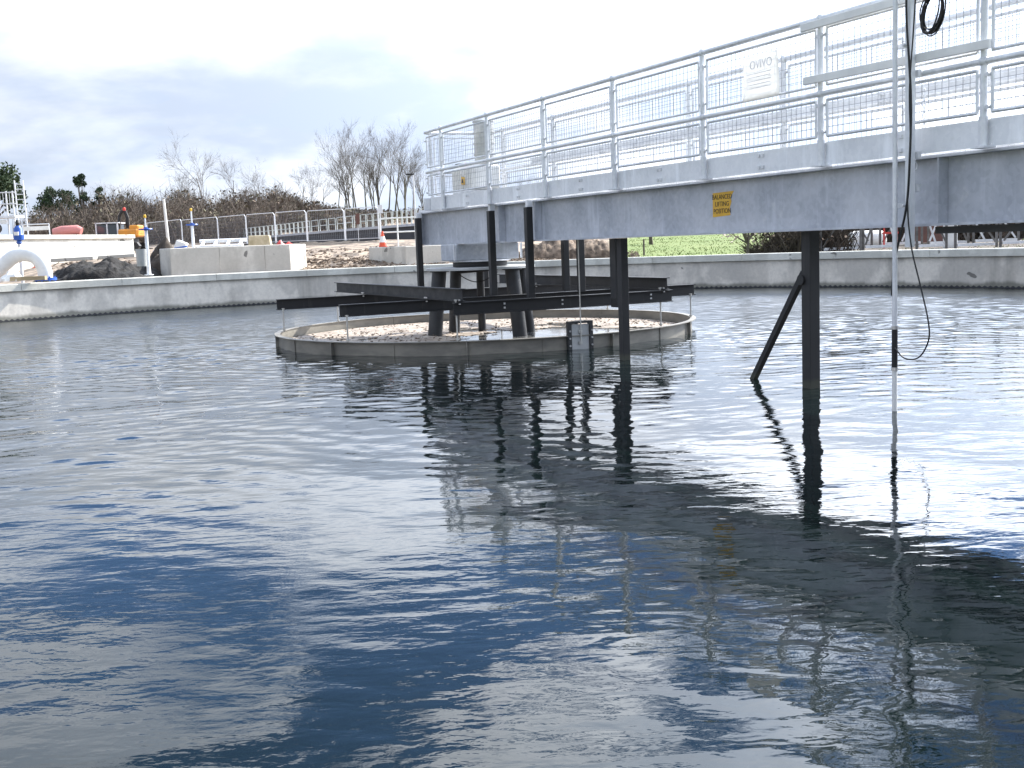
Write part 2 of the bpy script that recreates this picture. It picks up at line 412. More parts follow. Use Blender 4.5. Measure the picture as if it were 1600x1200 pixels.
def build_water():
    """wind ripples as real geometry: a sum of short travelling waves, calmer in the lee of the near wall"""
    import numpy as np
    rg = np.random.RandomState(4); st = .045
    xs = np.arange(TC[0]-TA-.1, TC[0]+TA+.17, st); ys = np.arange(TC[1]-TB-.1, TC[1]+TB+.17, st)
    X, Y = np.meshgrid(xs, ys, indexing='ij'); Z = np.zeros_like(X)
    wx = X+.30*np.sin(.9*Y+1.0)+.22*np.sin(.53*X+1.7*Y); wy = Y+.30*np.sin(.8*X+.4)+.2*np.sin(1.3*X-.6*Y)
    def waves(n, l0, l1, slope, spread):
        z = np.zeros_like(X)
        for k in range(n):
            lam = l0*(l1/l0)**rg.rand(); a = R(80)+rg.normal(0, spread); q = 2*math.pi/lam
            z += slope*lam/(2*math.pi)*math.sqrt(2./n)*np.sin(q*(wx*math.cos(a)+wy*math.sin(a))+rg.rand()*6.283)
        return z
    g = np.clip((Y-4)/14, 0, 1); g = g*g*(3-2*g)
    patch = .8+.3*np.sin(.35*X+.6*Y+.5)*np.sin(.5*X-.31*Y+2)
    Z = waves(40, .6, 2.0, .008, .9)*(1+.3*g) + waves(90, .125, .40, .072, .95)*(.23+.77*g)*patch
    Z = np.where((X-DCX)**2+(Y-DCY)**2 < 2.97**2, -.012, Z)
    inside = ((X-TC[0])/(TA+.06))**2+((Y-TC[1])/(TB+.06))**2 < 1
    idx = -np.ones(X.shape, int); idx[inside] = np.arange(inside.sum())
    V = np.stack([X[inside], Y[inside], Z[inside]], 1)
    a, b, c, d = idx[:-1, :-1], idx[1:, :-1], idx[1:, 1:], idx[:-1, 1:]; ok = (a >= 0) & (b >= 0) & (c >= 0) & (d >= 0)
    F = np.stack([a[ok], b[ok], c[ok], d[ok]], 1)
    me = bpy.data.meshes.new('water'); me.vertices.add(len(V)); me.vertices.foreach_set('co', V.astype('f').ravel())
    me.loops.add(F.size); me.loops.foreach_set('vertex_index', F.astype('i').ravel()); me.polygons.add(len(F))
    me.polygons.foreach_set('loop_start', np.arange(0, F.size, 4, dtype='i')); me.update(calc_edges=True); me.validate()
    me.shade_smooth(); me.materials.append(MAT['water']); o = bpy.data.objects.new('water', me); COL.objects.link(o); struct(o)
DCX, DCY = -.35, 17.11
build_water()

# ------------------------------------------------------------------ the bridge (local x = along towards the near wall, y = across)
BO = (-.202, 15.443); BANG = -1.142
UB = Vector((math.cos(BANG), math.sin(BANG), 0)); NB = Vector((-UB.y, UB.x, 0))
def bl(s, t, z): return Vector((BO[0], BO[1], 0))+UB*s+NB*t+Vector((0, 0, z))
TF = 1.05                                         # far handrail line
def build_bridge():
    B = empty('scraper_bridge', (BO[0], BO[1], 0), BANG, 'galvanised steel walkway bridge with mesh handrails spanning the tank', 'bridge')
    s0, s1 = -2.95, 12.9
    for t, sg in ((.17, -1), (.90, 1)):
        m = MB(); y0 = t-sg*0; fl = .11
        pr = [(0, 1.345), (sg*fl, 1.345), (sg*fl, 1.363), (sg*.012, 1.363), (sg*.012, 1.828), (sg*fl, 1.828), (sg*fl, 1.846), (0, 1.846)]
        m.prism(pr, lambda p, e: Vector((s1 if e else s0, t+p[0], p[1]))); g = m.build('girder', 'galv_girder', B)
        for s in (-2.9, .12, 1.2, 7.78, 10.9):
            MB().box((s, t+sg*.06, 1.5955), (.012, .09, .462)).build('stiffener', 'galv_girder', g)
    MB().box((s0-.009, .535, 1.60), (.016, .71, .48)).build('end_plate', 'galv_girder', B)
    for k in range(16):
        MB().bar((s0+.5+k, .185, 1.43), (s0+.5+k, .885, 1.43), .06, .12).build('cross_member', 'galv_girder', B)
    for k in range(15):
        a, b = s0+.02+k*1.04, s0+.02+(k+1)*1.04-.012; m = MB()
        for j in range(22): x = a+(b-a)*(j+.5)/22; m.box((x, .535, 1.868), (.006, .9, .03))
        for t in (.09, .53, .98): m.box(((a+b)/2, t, 1.868), (b-a, .006, .034))
        o = m.build('deck_grating', 'galv', B); o['kind'] = 'stuff'
    # handrails
    def ball_post(s, t):
        m = MB(); m.tube((s, t, 1.862), (s, t, 3.03), .024, n=10); m.tube((s, t, 1.862), (s, t, 2.06), .031, n=10)
        for z in (2.42, 3.0): m.ball((s, t, z), .037, 10, 6)
        return m
    wire = {}
    def panel(a, b, t, z0, z1, sgn, nm):
        L_ = b-a; h = z1-z0; m = MB(); r = .0125
        pts = [(a, t, z0), (b, t, z0), (b, t, z1), (a, t, z1)]
        for p, q in zip(pts, pts[1:]+pts[:1]): m.tube(p, q, r, n=6)
        for z in (z0+.12*h, z1-.12*h):
            m.box((a-.035, t, z), (.07, .02, .022)); m.box((b+.03, t, z), (.06, .02, .022))
            m.tube((a-.02, t-.03, z), (a-.02, t+.02, z), .014, n=6)
        o = m.build(nm, 'galv', B, smooth=50)
        key = (round(L_, 3), round(h, 3)); w = wire.get(key)
        if w is None:
            m = MB(); nx = int(L_/.062); nz = int(h/.058); wr = .0014
            for i in range(1, nx): m.box((L_*i/nx, 0, h/2), (wr*2, wr*2, h))
            for j in range(1, nz): m.box((L_/2, .0035, h*j/nz), (L_, wr*2, wr*2))
            w = m.build('wire_mesh', 'wire', o, loc=(a, t, z0)); w['kind'] = 'stuff'; wire[key] = w
        else: clone(w, o, (a, t, z0))
    nearS = [-1.65+1.65*k for k in range(9)]; farS = [-1.81+1.65*k for k in range(9)]
    for side, S, t, sg in ((0, nearS, 0, -1), (1, farS, TF, 1)):
        for s in S:
            p = ball_post(s, t).build('post', 'galv', B, smooth=40)
            m = MB().box((s, t, 1.856), (.12, .11, .014))
            for dx in (-.04, .04): m.tube((s+dx, t-sg*.035, 1.86), (s+dx, t-sg*.035, 1.882), .011, n=6)
            m.build('base_plate', 'galv', p)
        ends = [-2.25]+S+[12.4]
        for a, b in zip(ends, ends[1:]):
            for nm, z in (('top_rail', 3.0), ('mid_rail', 2.42)):
                MB().tube((a, t, z), (b, t, z), .0235, n=10).build(nm, 'galv', B, smooth=40)
            if b-a > .3:
                q = .075 if a > -2.2 else .03
                panel(a+q, b-.055, t, 2.485, 2.925, sg, 'mesh_panel'); panel(a+q, b-.055, t, 2.085, 2.365, sg, 'mesh_panel')
            tp = t-sg*.036
            o = MB().box(((a+b)/2, tp, 1.953), (b-a-.012, .008, .182)).build('toe_plate', 'galv_bright', B)
            if b-a > 1.5:
                m = MB(); c = (a+b)/2
                for dx in (-.028, .028):
                    for z in (1.905, 2.005): m.box((c+dx, tp+sg*.011, z), (.03, .014, .026))
                m.build('splice_clip', 'galv', o, kind='stuff')
    # end guard across the tip of the walkway
    for nm, z in (('top_rail', 3.0), ('mid_rail', 2.42)):
        pts = [(-2.25, 0, z), (-2.30, .012, z), (-2.33, .05, z), (-2.33, TF-.05, z), (-2.30, TF-.012, z), (-2.25, TF, z)]
        MB().path(pts, .0235, 10).build(nm, 'galv', B, smooth=40)
    for t in (.1, TF-.1): ball_post(-2.33, t).build('post', 'galv', B, smooth=40)
    for z0, z1 in ((2.485, 2.925), (2.085, 2.365)):
        m = MB(); pts = [(-2.33, .16, z0), (-2.33, TF-.16, z0), (-2.33, TF-.16, z1), (-2.33, .16, z1)]
        for p, q in zip(pts, pts[1:]+pts[:1]): m.tube(p, q, .0125, n=6)
        o = m.build('mesh_panel', 'galv', B); m = MB()
        for i in range(1, 13): m.box((-2.33, .16+(TF-.32)*i/13, (z0+z1)/2), (.0024, .0024, z1-z0))
        for j in range(1, 8): m.box((-2.333, TF/2, z0+(z1-z0)*j/8), (.0024, TF-.32, .0024))
        m.build('wire_mesh', 'wire', o, kind='stuff')
    MB().box((-2.36, TF/2, 1.953), (.008, TF+.07, .182)).build('toe_plate', 'galv_bright', B)
    # hanging black posts that carry the drum frame, each with its clip
    def hang(s, t, z0, z1, w=.085, clip=True, w2=None):
        o = MB().box((s, t, (z0+z1)/2), (w, w2 or w, z1-z0)).build('hanger_post', 'black_steel', B, bevel=.004)
        if clip: MB().box((s+.012, t+.012, z1+.042), (.062, .075, .08)).build('hanger_clip', 'galv', o)
        return o
    for s, z0 in ((-2.78, .65), (-.02, .655), (1.12, .655)): hang(s, .015, z0, 1.765)
    for s, z0 in ((-2.78, .655), (-.02, .655), (.42, .655)): hang(s, 1.10, z0, 1.8, clip=False)
    # scraper posts that go down into the water
    hang(1.62, .95, .5, 1.343, .16, False, .09)
    hang(2.98, .25, -.9, 1.343, .10, False, .085)
    MB().box((2.55, .42, 1.0), (.13, .10, .686)).build('hanger_post', 'black_steel', B, bevel=.004)
    hang(6.15, .25, -.9, 1.343, .115, False, .105)
    o = MB().box((5.36+.0, .25, 0), (.001, .001, .001))
    m = MB(); m.bar((6.07, .25, .99), (5.36, .25, .04), .05, .05); m.bar((5.36, .25, .04), (5.10, .25, -.31), .05, .05)
    br = m.build('brace', 'black_steel', B)
    m = MB(); m.lathe([(.045, -.012), (.045, .012)], 14); vs = [(v[0]+6.10, .19+v[2], v[1]+.93) for v in m.v]; MB().add(vs, m.f).build('brace_pivot', 'black_steel', br)
    # under-beam conduit and cable tray behind the walkway
    MB().box((10.2, .30, 1.312), (5.2, .16, .05)).build('conduit', 'black_paint_grey', B)
    m = MB(); t = TF-.09
    for z in (2.425, 2.49): m.box((5.6, t, z), (12.6, .012, .018))
    m.box((5.6, t+.012, 2.4575), (12.6, .004, .04))
    for k in range(8): m.box((-.4+1.65*k, t+.03, 2.455), (.03, .06, .10))
    m.build('cable_tray', 'galv', B)
    # end carriage riding on the tank wall (out of frame)
    MB().box((12.9, .53, 1.18), (.9, 1.6, .30)).build('end_carriage', 'galv_girder', B, bevel=.01)
    for t in (-.1, 1.16):
        MB().tube((12.6, t, .0), (12.6, t, 0), .01, n=4)
        m = MB(); m.lathe([(.06, -.04), (.17, -.045), (.17, .045), (.06, .04)], 20); vs = [(12.72+v[0], t+v[2], 1.01+v[1]) for v in m.v]
        MB().add(vs, m.f).build('wheel', 'rubber', B, smooth=40)
    return B
BR = build_bridge()

# drive unit on the walkway
def build_drive():
    c = bl(-1.58, .5, 1.886)
    r = empty('drive_unit', c, BANG, 'white ribbed motor cover with yellow hazard label under a banded silver cylinder', 'motor')
    m = MB(); m.box((0, 0, .40), (.80, .42, .34)); b = m.build('motor_cover', 'white_paint', r, bevel=.03)
    for k in range(12): MB().box((-.36+.065*k, -.218, .39), (.022, .02, .30)).build('rib', 'white_paint', b)
    MB().box((.06, -.235, .36), (.13, .006, .11), Matrix.Rotation(R(8), 3, 'Y')).build('hazard_label', 'yellow_sign', b)
    MB().prism([(.0, .03), (.035, -.03), (-.035, -.03)], lambda p, e: Vector((.06+p[0], -.242-.004*e, .36+p[1]))).build('hazard_symbol', 'ink', b)
    MB().box((0, 0, .12), (.66, .5, .22)).build('gearbox', 'galv', r, bevel=.02)
    m = MB(); pr = []
    z = .575
    for k in range(4): pr += [(.145, z), (.145, z+.13), (.158, z+.132), (.158, z+.152)]; z += .154
    pr += [(.13, z+.02), (.03, z+.03)]
    m.lathe(pr, 22); m.build('motor_cylinder', 'stainless', r, loc=(.22, .05, 0), smooth=35)
    MB().box((-.3, -.12, .60), (.12, .12, .06)).build('junction_box', 'black_paint_grey', r, bevel=.008)
    MB().lathe([(.02, 0), (.03, .03), (.0, .05)], 10).build('lamp', 'red_plastic', r, loc=(.02, -.17, .572))
build_drive()

# ------------------------------------------------------------------ the drum, its frame and the pivot
DC = bl(-1.583, .56, 0); RD = 3.0
def build_drum():
    r = empty('stilling_drum', (DC.x, DC.y, 0), BANG, 'low round steel drum with flanged rim floating around the pivot, scum inside', 'drum')
    n = 10; w = .006
    for i in range(n):
        t0, t1 = 2*math.pi*i/n+.14, 2*math.pi*(i+1)/n+.14; vs = []; pr = [(RD, -.55), (RD, .165), (RD+.06, .165), (RD+.06, .175), (RD-.022, .175), (RD-.022, .165), (RD-.008, .165), (RD-.008, -.55)]; k = len(pr); q = 14; g = .0008
        for j in range(q+1):
            t = t0+g+(t1-t0-2*g)*j/q
            for a, z in pr: vs.append((a*math.cos(t), a*math.sin(t), z))
        fs = [(j*k+a, j*k+(a+1) % k, (j+1)*k+(a+1) % k, (j+1)*k+a) for j in range(q) for a in range(k)]
        fs += [tuple(range(k)), tuple(range(q*k+k-1, q*k-1, -1))]
        p = MB().add(vs, fs).build('shell_panel', 'drum_steel', r, smooth=30)
        rot = Matrix.Rotation(t0, 3, 'Z')
        MB().box(rot @ Vector((RD+.03, 0, -.09)), (.05, .014, .50), rot).build('joint_flange', 'drum_steel', p)
        tm = (t0+t1)/2; rot = Matrix.Rotation(tm, 3, 'Z'); MB().box(rot @ Vector((RD+.006, 0, -.19)), (.008, .02, .70), rot).build('seam', 'drum_steel', p)
    return r
build_drum()
disc('drum_water', 'drum_water', [.001, .5, 1.0], 64, lambda t, r: (DC.x+(RD-.012)*r*math.cos(t), DC.y+(RD-.012)*r*math.sin(t)), .006)
def build_scum():
    st = .045; m = MB(); idx = {}
    N = int(RD/st)+1
    def hgt(x, y):
        rr = math.hypot(x, y)
        if rr > RD-.03: return None
        f = noise.fractal(Vector((x*1.1, y*1.1, 3.7)), 1, 2, 5)*.55 + noise.noise(Vector((x*.5, y*.5, 9)))*.35
        b = .55*(y/RD) - .30*(x/RD) + .5*(rr/RD)**2 - .05
        v = f+b
        return v if v > .03 else None
    vs = []; fs = []
    for i in range(-N, N+1):
        for j in range(-N, N+1):
            h = hgt(i*st, j*st)
            if h is not None:
                idx[i, j] = len(vs); vs.append((i*st+random.uniform(-.012, .012), j*st+random.uniform(-.012, .012), .012+min(.03, (h-.10)*.09)+random.uniform(0, .004)))
    for (i, j), a in idx.items():
        k = [idx.get(q) for q in ((i+1, j), (i+1, j+1), (i, j+1))]
        if None not in k: fs.append((a, *k))
    o = MB().add(vs, fs).build('floating_scum', 'scum', loc=(DC.x, DC.y, 0), kind='stuff', smooth=70); tag(o, 'tan crust of floating scum inside the round drum', 'scum')
    m = MB(); pts = list(idx)
    for k in range(800):
        i, j = random.choice(pts); c = Vector((i*st, j*st, .035+random.random()*.02)); L_ = random.uniform(.012, .045)
        m.box(c, (L_, L_*.45, .008), Matrix.Rotation(random.random()*6.3, 3, 'Z') @ Matrix.Rotation(random.uniform(-.5, .5), 3, 'X'))
    o = m.build('scum_debris', 'clod', loc=(DC.x, DC.y, 0), kind='stuff'); tag(o, 'brown flecks of debris on the scum in the drum', 'debris')
build_scum()
def build_frame():
    r = empty('drum_hanger_frame', (DC.x, DC.y, 0), BANG, 'black steel beams crossed above the drum with thin hanger rods to its rim', 'steel frame')
    zl, zu, h = .5675, .7315, .155
    hc = lambda o: math.sqrt(RD*RD-o*o)
    off = 1.45
    def beam(a, b, z): return MB().ibeam((*a, z), (*b, z), .09, h).build('beam', 'black_steel', r)
    e = .05
    beams = {}
    beams['A'] = beam((-hc(off)-e, -off), (hc(off)+e, -off), zu); beams['D'] = beam((-hc(off)-e, off), (hc(off)+e, off), zu)
    for k, x in (('C', 1.5), ('B', -1.2)): beams[k] = beam((x, -hc(x)-e), (x, hc(x)+e), zl)
    xf = hc(off)+.0; beams['F'] = beam((xf, -off-.10), (xf, off+.10), zl)
    def rod(x, y, z, p):
        m = MB().tube((x, y, .17), (x, y, z), .011, n=8)
        for zz in (.185, z-.02): m.lathe([(.024, 0), (.024, .022)], 6, (x, y, zz))
        m.build('hanger_rod', 'stainless', beams[p])
    for k, o in (('A', -off), ('D', off)):
        rod(-hc(off)+.02, o-.03, .66, k); rod(hc(off)-.02, o-.062, .68, k)
    for k, x in (('C', 1.5), ('B', -1.2)):
        for sg in (-1, 1): rod(x+.03, sg*(hc(x)-.03), .51, k)
    m = MB()
    for y in (-off, off):
        for x in (1.5, -1.2, xf):
            for dx in (-.03, .03):
                m.lathe([(.014, 0), (.014, .02)], 6, (x+dx, y-.035, .662)); m.lathe([(.014, 0), (.014, .02)], 6, (x+dx, y-.035, .618))
    for s in (-.9, -.1, .75, 1.2):
        for z in (.55, .60): m.add([(xf+.047, s+a, z+b) for a, b in ((-.011, -.011), (.011, -.011), (.011, .011), (-.011, .011))]+[(xf+.06, s+a, z+b) for a, b in ((-.011, -.011), (.011, -.011), (.011, .011), (-.011, .011))], [(0, 1, 2, 3), (4, 5, 6, 7), (0, 1, 5, 4), (1, 2, 6, 5), (2, 3, 7, 6), (3, 0, 4, 7)])
    m.build('bolts', 'bolt_steel', r, kind='stuff')
build_frame()
def build_gate():
    p = Vector((.983, 14.06, 0)); d = Vector((p.x-DC.x, p.y-DC.y, 0)).normalized(); a = math.atan2(d.y, d.x)
    c = Vector((DC.x, DC.y, 0))+d*(RD+.03)
    r = empty('sluice_gate', (c.x, c.y, 0), a+math.pi/2, 'small square steel scum gate in a grey frame on the drum wall', 'gate')
    for sx in (-1, 1):
        f = MB().box((sx*.148, 0, .12), (.05, .06, .46)).build('side_guide', 'black_paint_grey', r, bevel=.003)
        m = MB()
        for z in (.05, .14, .23): m.tube((sx*.152, -.03, z), (sx*.152, -.045, z), .012, n=6)
        m.build('bolts', 'bolt_steel', f)
    MB().box((0, 0, .335), (.246, .055, .03)).build('top_bar', 'black_paint_grey', r)
    MB().box((0, -.006, .12), (.24, .012, .38)).build('gate_plate', 'cap_plate', r)
    m = MB().tube((0, -.03, .06), (0, -.03, 1.36), .008, n=8)
    for z in (.08, .22): m.box((0, -.02, z), (.05, .025, .035))
    m.build('lifting_rod', 'stainless', r)
build_gate()
def build_pivot():
    c = Vector((-.40, 17.15, 0))
    r = empty('pivot_support', c, 0, 'round grey cap plate on dark tubular legs with slewing ring carrying the bridge', 'support')
    cap = MB().lathe([(.80, .975), (.80, 1.005), (.79, 1.012)], 40).build('cap_plate', 'cap_plate', r, smooth=30)
    MB().lathe([(.36, 1.014), (.40, 1.02), (.40, 1.075), (.36, 1.085)], 32).build('slew_ring', 'rubber', r, smooth=30)
    MB().lathe([(.45, 1.088), (.45, 1.108)], 32).build('turntable', 'galv', r, smooth=30)
    br = MB().box((0, 0, 1.2265), (.98, .62, .236), Matrix.Rotation(BANG+math.pi/2, 3, 'Z')).build('turntable_box', 'galv_girder', r, bevel=.01)
    for x, y in ((-.35, -.55), (.35, -.55)):
        MB().box(Matrix.Rotation(BANG+math.pi/2, 3, 'Z') @ Vector((x*1.5, -.312, 1.226)), (.02, .03, .22), Matrix.Rotation(BANG+math.pi/2, 3, 'Z')).build('bracket', 'galv', br)
    for a, r0 in ((197, .105), (128, .085), (-42, .105), (18, .085), (92, .06)):
        d = Vector((math.cos(R(a)), math.sin(R(a)), 0))
        m = MB(); m.tube(d*.62+Vector((0, 0, .974)), d*.80+Vector((0, 0, -.6)), r0, n=20)
        l = m.build('leg', 'black_paint_grey', r, smooth=40)
        MB().lathe([(r0*1.35, .955), (r0*1.35, .973)], 20, d*.62).build('leg_flange', 'black_paint_grey', l)
    MB().tube((-.35, .2, .93), (.25, .05, .96), .02, n=8).build('pipe', 'rubber', r)
    pts = [Vector((-.35+.6*k/12, .15, .92-.14*math.sin(math.pi*k/12)**1.0)) for k in range(13)]
    MB().path(pts, .008, 6).build('hose', 'rubber', r, smooth=60)
build_pivot()

# ------------------------------------------------------------------ things fixed to the bridge
def text(name, body, size, mat, parent, loc, rot, align='CENTER'):
    cu = bpy.data.curves.new(name, 'FONT'); cu.body = body; cu.size = size; cu.align_x = align; cu.align_y = 'CENTER'; cu.extrude = .0006; cu.space_line = 1.05
    tmp = bpy.data.objects.new(name+'_tmp', cu); COL.objects.link(tmp); dg = bpy.context.evaluated_depsgraph_get()
    me = bpy.data.meshes.new_from_object(tmp.evaluated_get(dg)); bpy.data.objects.remove(tmp); me.materials.clear(); me.materials.append(MAT[mat])
    o = bpy.data.objects.new(name, me); COL.objects.link(o); o.parent = parent; o.location = loc; o.rotation_euler = rot; return o
def build_sign():
    c = bl(5.02, .158, 1.62); r = empty('lifting_sign', c, BANG, 'torn yellow sticker reading balanced lifting position on the girder', 'sign')
    p = [(-.165, -.115), (.115, -.105), (.105, -.04), (.135, .02), (.12, .06), (.175, .115), (-.165, .11)]
    MB().prism(p, lambda q, e: Vector((q[0], .004-.006*e, q[1]))).build('sticker', 'yellow_sign', r)
    text('lettering', 'BALANCED\nLIFTING\nPOSITION', .062, 'ink', r, (-.012, -.0035, .002), (R(90), 0, 0))
build_sign()
def build_notice():
    c = bl(5.86, -.032, 2.66); r = empty('paper_notice', c, BANG, 'white sheet with faint reversed lettering tied to the handrail mesh', 'notice')
    m = MB(); n = 8; vs = []; fs = []
    for i in range(n+1):
        for j in range(n+1):
            x = -.245+.49*i/n; z = -.185+.37*j/n
            vs.append((x, .010*math.sin(i*.9+j*.4)-.008*(1 if (i == 0 and j == 0) else 0), z))
    fs = [(i*(n+1)+j, (i+1)*(n+1)+j, (i+1)*(n+1)+j+1, i*(n+1)+j+1) for i in range(n) for j in range(n)]
    o = MB().add(vs, fs).build('sheet', 'paper', r, smooth=80); md = o.modifiers.new('thick', 'SOLIDIFY'); md.thickness = .002
    t = text('lettering', 'OVIVO', .10, 'faint_ink', r, (.03, -.0165, .10), (R(90), 0, 0)); t.scale.x = -1
    m = MB()
    for k in range(5): m.box((.0, -.0155, .03-.03*k), (.34-.03*(k % 2), .0012, .005))
    m.build('printed_lines', 'faint_ink', r)
build_notice()
def batten(s0, z0, s1, z1, t, label):
    a, b = bl(s0, t, z0), bl(s1, t, z1); m = MB().bar((0, 0, 0), b-a, .03, .062)
    tag(m.build('batten', 'white_plastic', loc=a, bevel=.004), label, 'batten')
batten(6.45, 2.535, 8.34, 2.52, -.045, 'pale batten tied across the handrail above its middle rail')
batten(6.42, 2.955, 8.9, 2.955, -.045, 'pale batten tied just below the top handrail')
def build_pole():
    c = bl(7.585, -.15, 0)
    r = empty('sensor_pole', c, BANG, 'thin galvanised sensor pole with black sleeve reaching into the water', 'pole')
    MB().tube((0, 0, .60), (0, 0, 3.6), .018, n=10).build('tube', 'galv', r, smooth=40)
    MB().tube((0, 0, .30), (0, 0, .62), .0215, n=10).build('sleeve', 'rubber', r, smooth=40)
    for z in (.30, .605): MB().lathe([(.026, 0), (.026, .025)], 10, (0, 0, z)).build('clamp_ring', 'bolt_steel', r)
    MB().tube((0, 0, -.5), (0, 0, .30), .0185, n=10).build('probe', 'white_plastic', r, smooth=40)
    for z in (1.5, 2.62):
        m = MB().box((.03, .05, z), (.10, .02, .035)); m.tube((.06, .01, z), (.06, .09, z), .012, n=6); m.build('clamp', 'galv', r)
    c = bl(7.665, -.085, 0); r = empty('channel_strut', c, BANG, 'upright pale steel channel strut bolted to the bridge side', 'strut')
    MB().prism([(-.024, -.024), (.024, -.024), (.024, .024), (.019, .024), (.019, -.019), (-.019, -.019), (-.019, .024), (-.024, .024)], lambda p, e: Vector((p[0], p[1], 3.7 if e else 1.20))).build('channel', 'galv_bright', r)
    for z in (1.62, 1.85, 2.42, 3.0): MB().box((0, .045, z), (.09, .03, .05)).build('clamp', 'galv', r)
build_pole()
def cable(name, pts, rad, label, t=-.13, n=60):
    """smooth cable through (s,t,z) points"""
    P = [bl(*p) for p in pts]; out = []
    for i in range(len(P)-1):
        p0, p1, p2, p3 = P[max(i-1, 0)], P[i], P[i+1], P[min(i+2, len(P)-1)]
        for k in range(10):
            u = k/10; out.append(.5*((2*p1)+(p2-p0)*u+(2*p0-5*p1+4*p2-p3)*u*u+(3*p1-p0-3*p2+p3)*u**3))
    out.append(P[-1]); b = Vector((P[-1].x, P[-1].y, 0))
    o = MB().path([q-P[0] for q in out], rad, 6).build(name, 'rubber', loc=P[0], smooth=60)
    return tag(o, label, 'cable')
cable('power_cable', [(7.70, -.13, 3.5), (7.67, -.13, 2.9), (7.70, -.13, 2.5), (7.72, -.13, 2.2), (7.71, -.13, 1.85), (7.68, -.13, 1.5), (7.60, -.14, 1.2), (7.57, -.145, 1.05), (7.565, -.16, .85)], .0085, 'thick black cable running down the strut to the sensor pole')
cable('sensor_cable', [(7.78, -.14, 3.05), (7.75, -.14, 2.7), (7.715, -.14, 2.3), (7.725, -.14, 1.9), (7.70, -.14, 1.5), (7.75, -.15, 1.2), (7.83, -.15, .95), (7.92, -.16, .70), (7.93, -.16, .55), (7.84, -.16, .42), (7.70, -.16, .40), (7.60, -.165, .47)], .0055, 'thin black cable hanging in a loop out from the sensor pole')
def build_coil():
    c = bl(7.87, -.09, 2.80); r = empty('cable_coil', c, BANG, 'black cable coiled and hung from the top handrail', 'cable coil')
    rng = random.Random(3); m = MB()
    for k in range(9):
        pts = []; ra = .085+rng.uniform(-.018, .02); rb = .135+rng.uniform(-.02, .02); tl = .33+rng.uniform(-.08, .08); ox, oz, oy = rng.uniform(-.012, .012), rng.uniform(-.015, .015), rng.uniform(-.02, .02)
        for j in range(28):
            a = 2*math.pi*j/28; x, z = ra*math.cos(a), rb*math.sin(a); pts.append((x*math.cos(tl)+z*math.sin(tl)+ox, oy, -x*math.sin(tl)+z*math.cos(tl)+oz))
        m.path(pts, .005, 5, closed=True)
    m.build('coil', 'rubber', r, smooth=60)
    MB().path([(.04, 0, .11), (.05, .02, .15), (.06, .085, .165), (.07, .11, .15)], .006, 6).build('tie', 'rubber', r)
build_coil()
def build_chain():
    c = bl(7.60, -.05, 2.12); m = MB()
    for side, zs in ((0, 11), (1, 9)):
        for k in range(zs):
            x = side*.12 - (.0 if side else -.006*k); z = .08-.042*k+side*.10
            pts = []
            for j in range(10):
                a = 2*math.pi*j/10; q = Vector((.011*math.cos(a), 0, .026*math.sin(a)))
                if k % 2: q = Matrix.Rotation(R(90), 3, 'Z') @ q
                pts.append(Vector((x, 0, z))+q)
            m.path(pts, .0035, 4, closed=True)
    tag(m.build('safety_chain', 'galv', loc=c), 'galvanised safety chain hanging beside the strut', 'chain')
build_chain()

# ------------------------------------------------------------------ building site behind the far left wall
def onground(px, Y): x = gx(px, Y); return Vector((x, Y, gz(x, Y)))
def pale_tank():
    a, b = Vector((-19.6, 40.5, 0)), Vector((-16.85, 53, 0)); c = b+Vector((-8, 3.5, 0))
    r = empty('pale_concrete_tank', a, 0, 'sunlit white concrete tank wall with overhanging coping on the building site', 'tank')
    d = [(a, b), (b, c)]
    for i, (p, q) in enumerate(d):
        n_ = max(1, round((q-p).length/4)); dr = (q-p)/n_
        for k in range(n_):
            p0, p1 = p+dr*k-a, p+dr*(k+1)-a; e = dr.normalized()*.006
            nrm = Vector((dr.y, -dr.x, 0)).normalized()*(-.15)
            MB().bar(p0+e+nrm+Vector((0, 0, 1.30)), p1-e+nrm+Vector((0, 0, 1.30)), .30, 1.74).build('wall_panel', 'pale_concrete', r)
            MB().bar(p0+e+nrm*.8+Vector((0, 0, 2.255)), p1-e+nrm*.8+Vector((0, 0, 2.255)), .46, .165).build('coping_stone', 'pale_concrete', r, bevel=.012)
pale_tank()
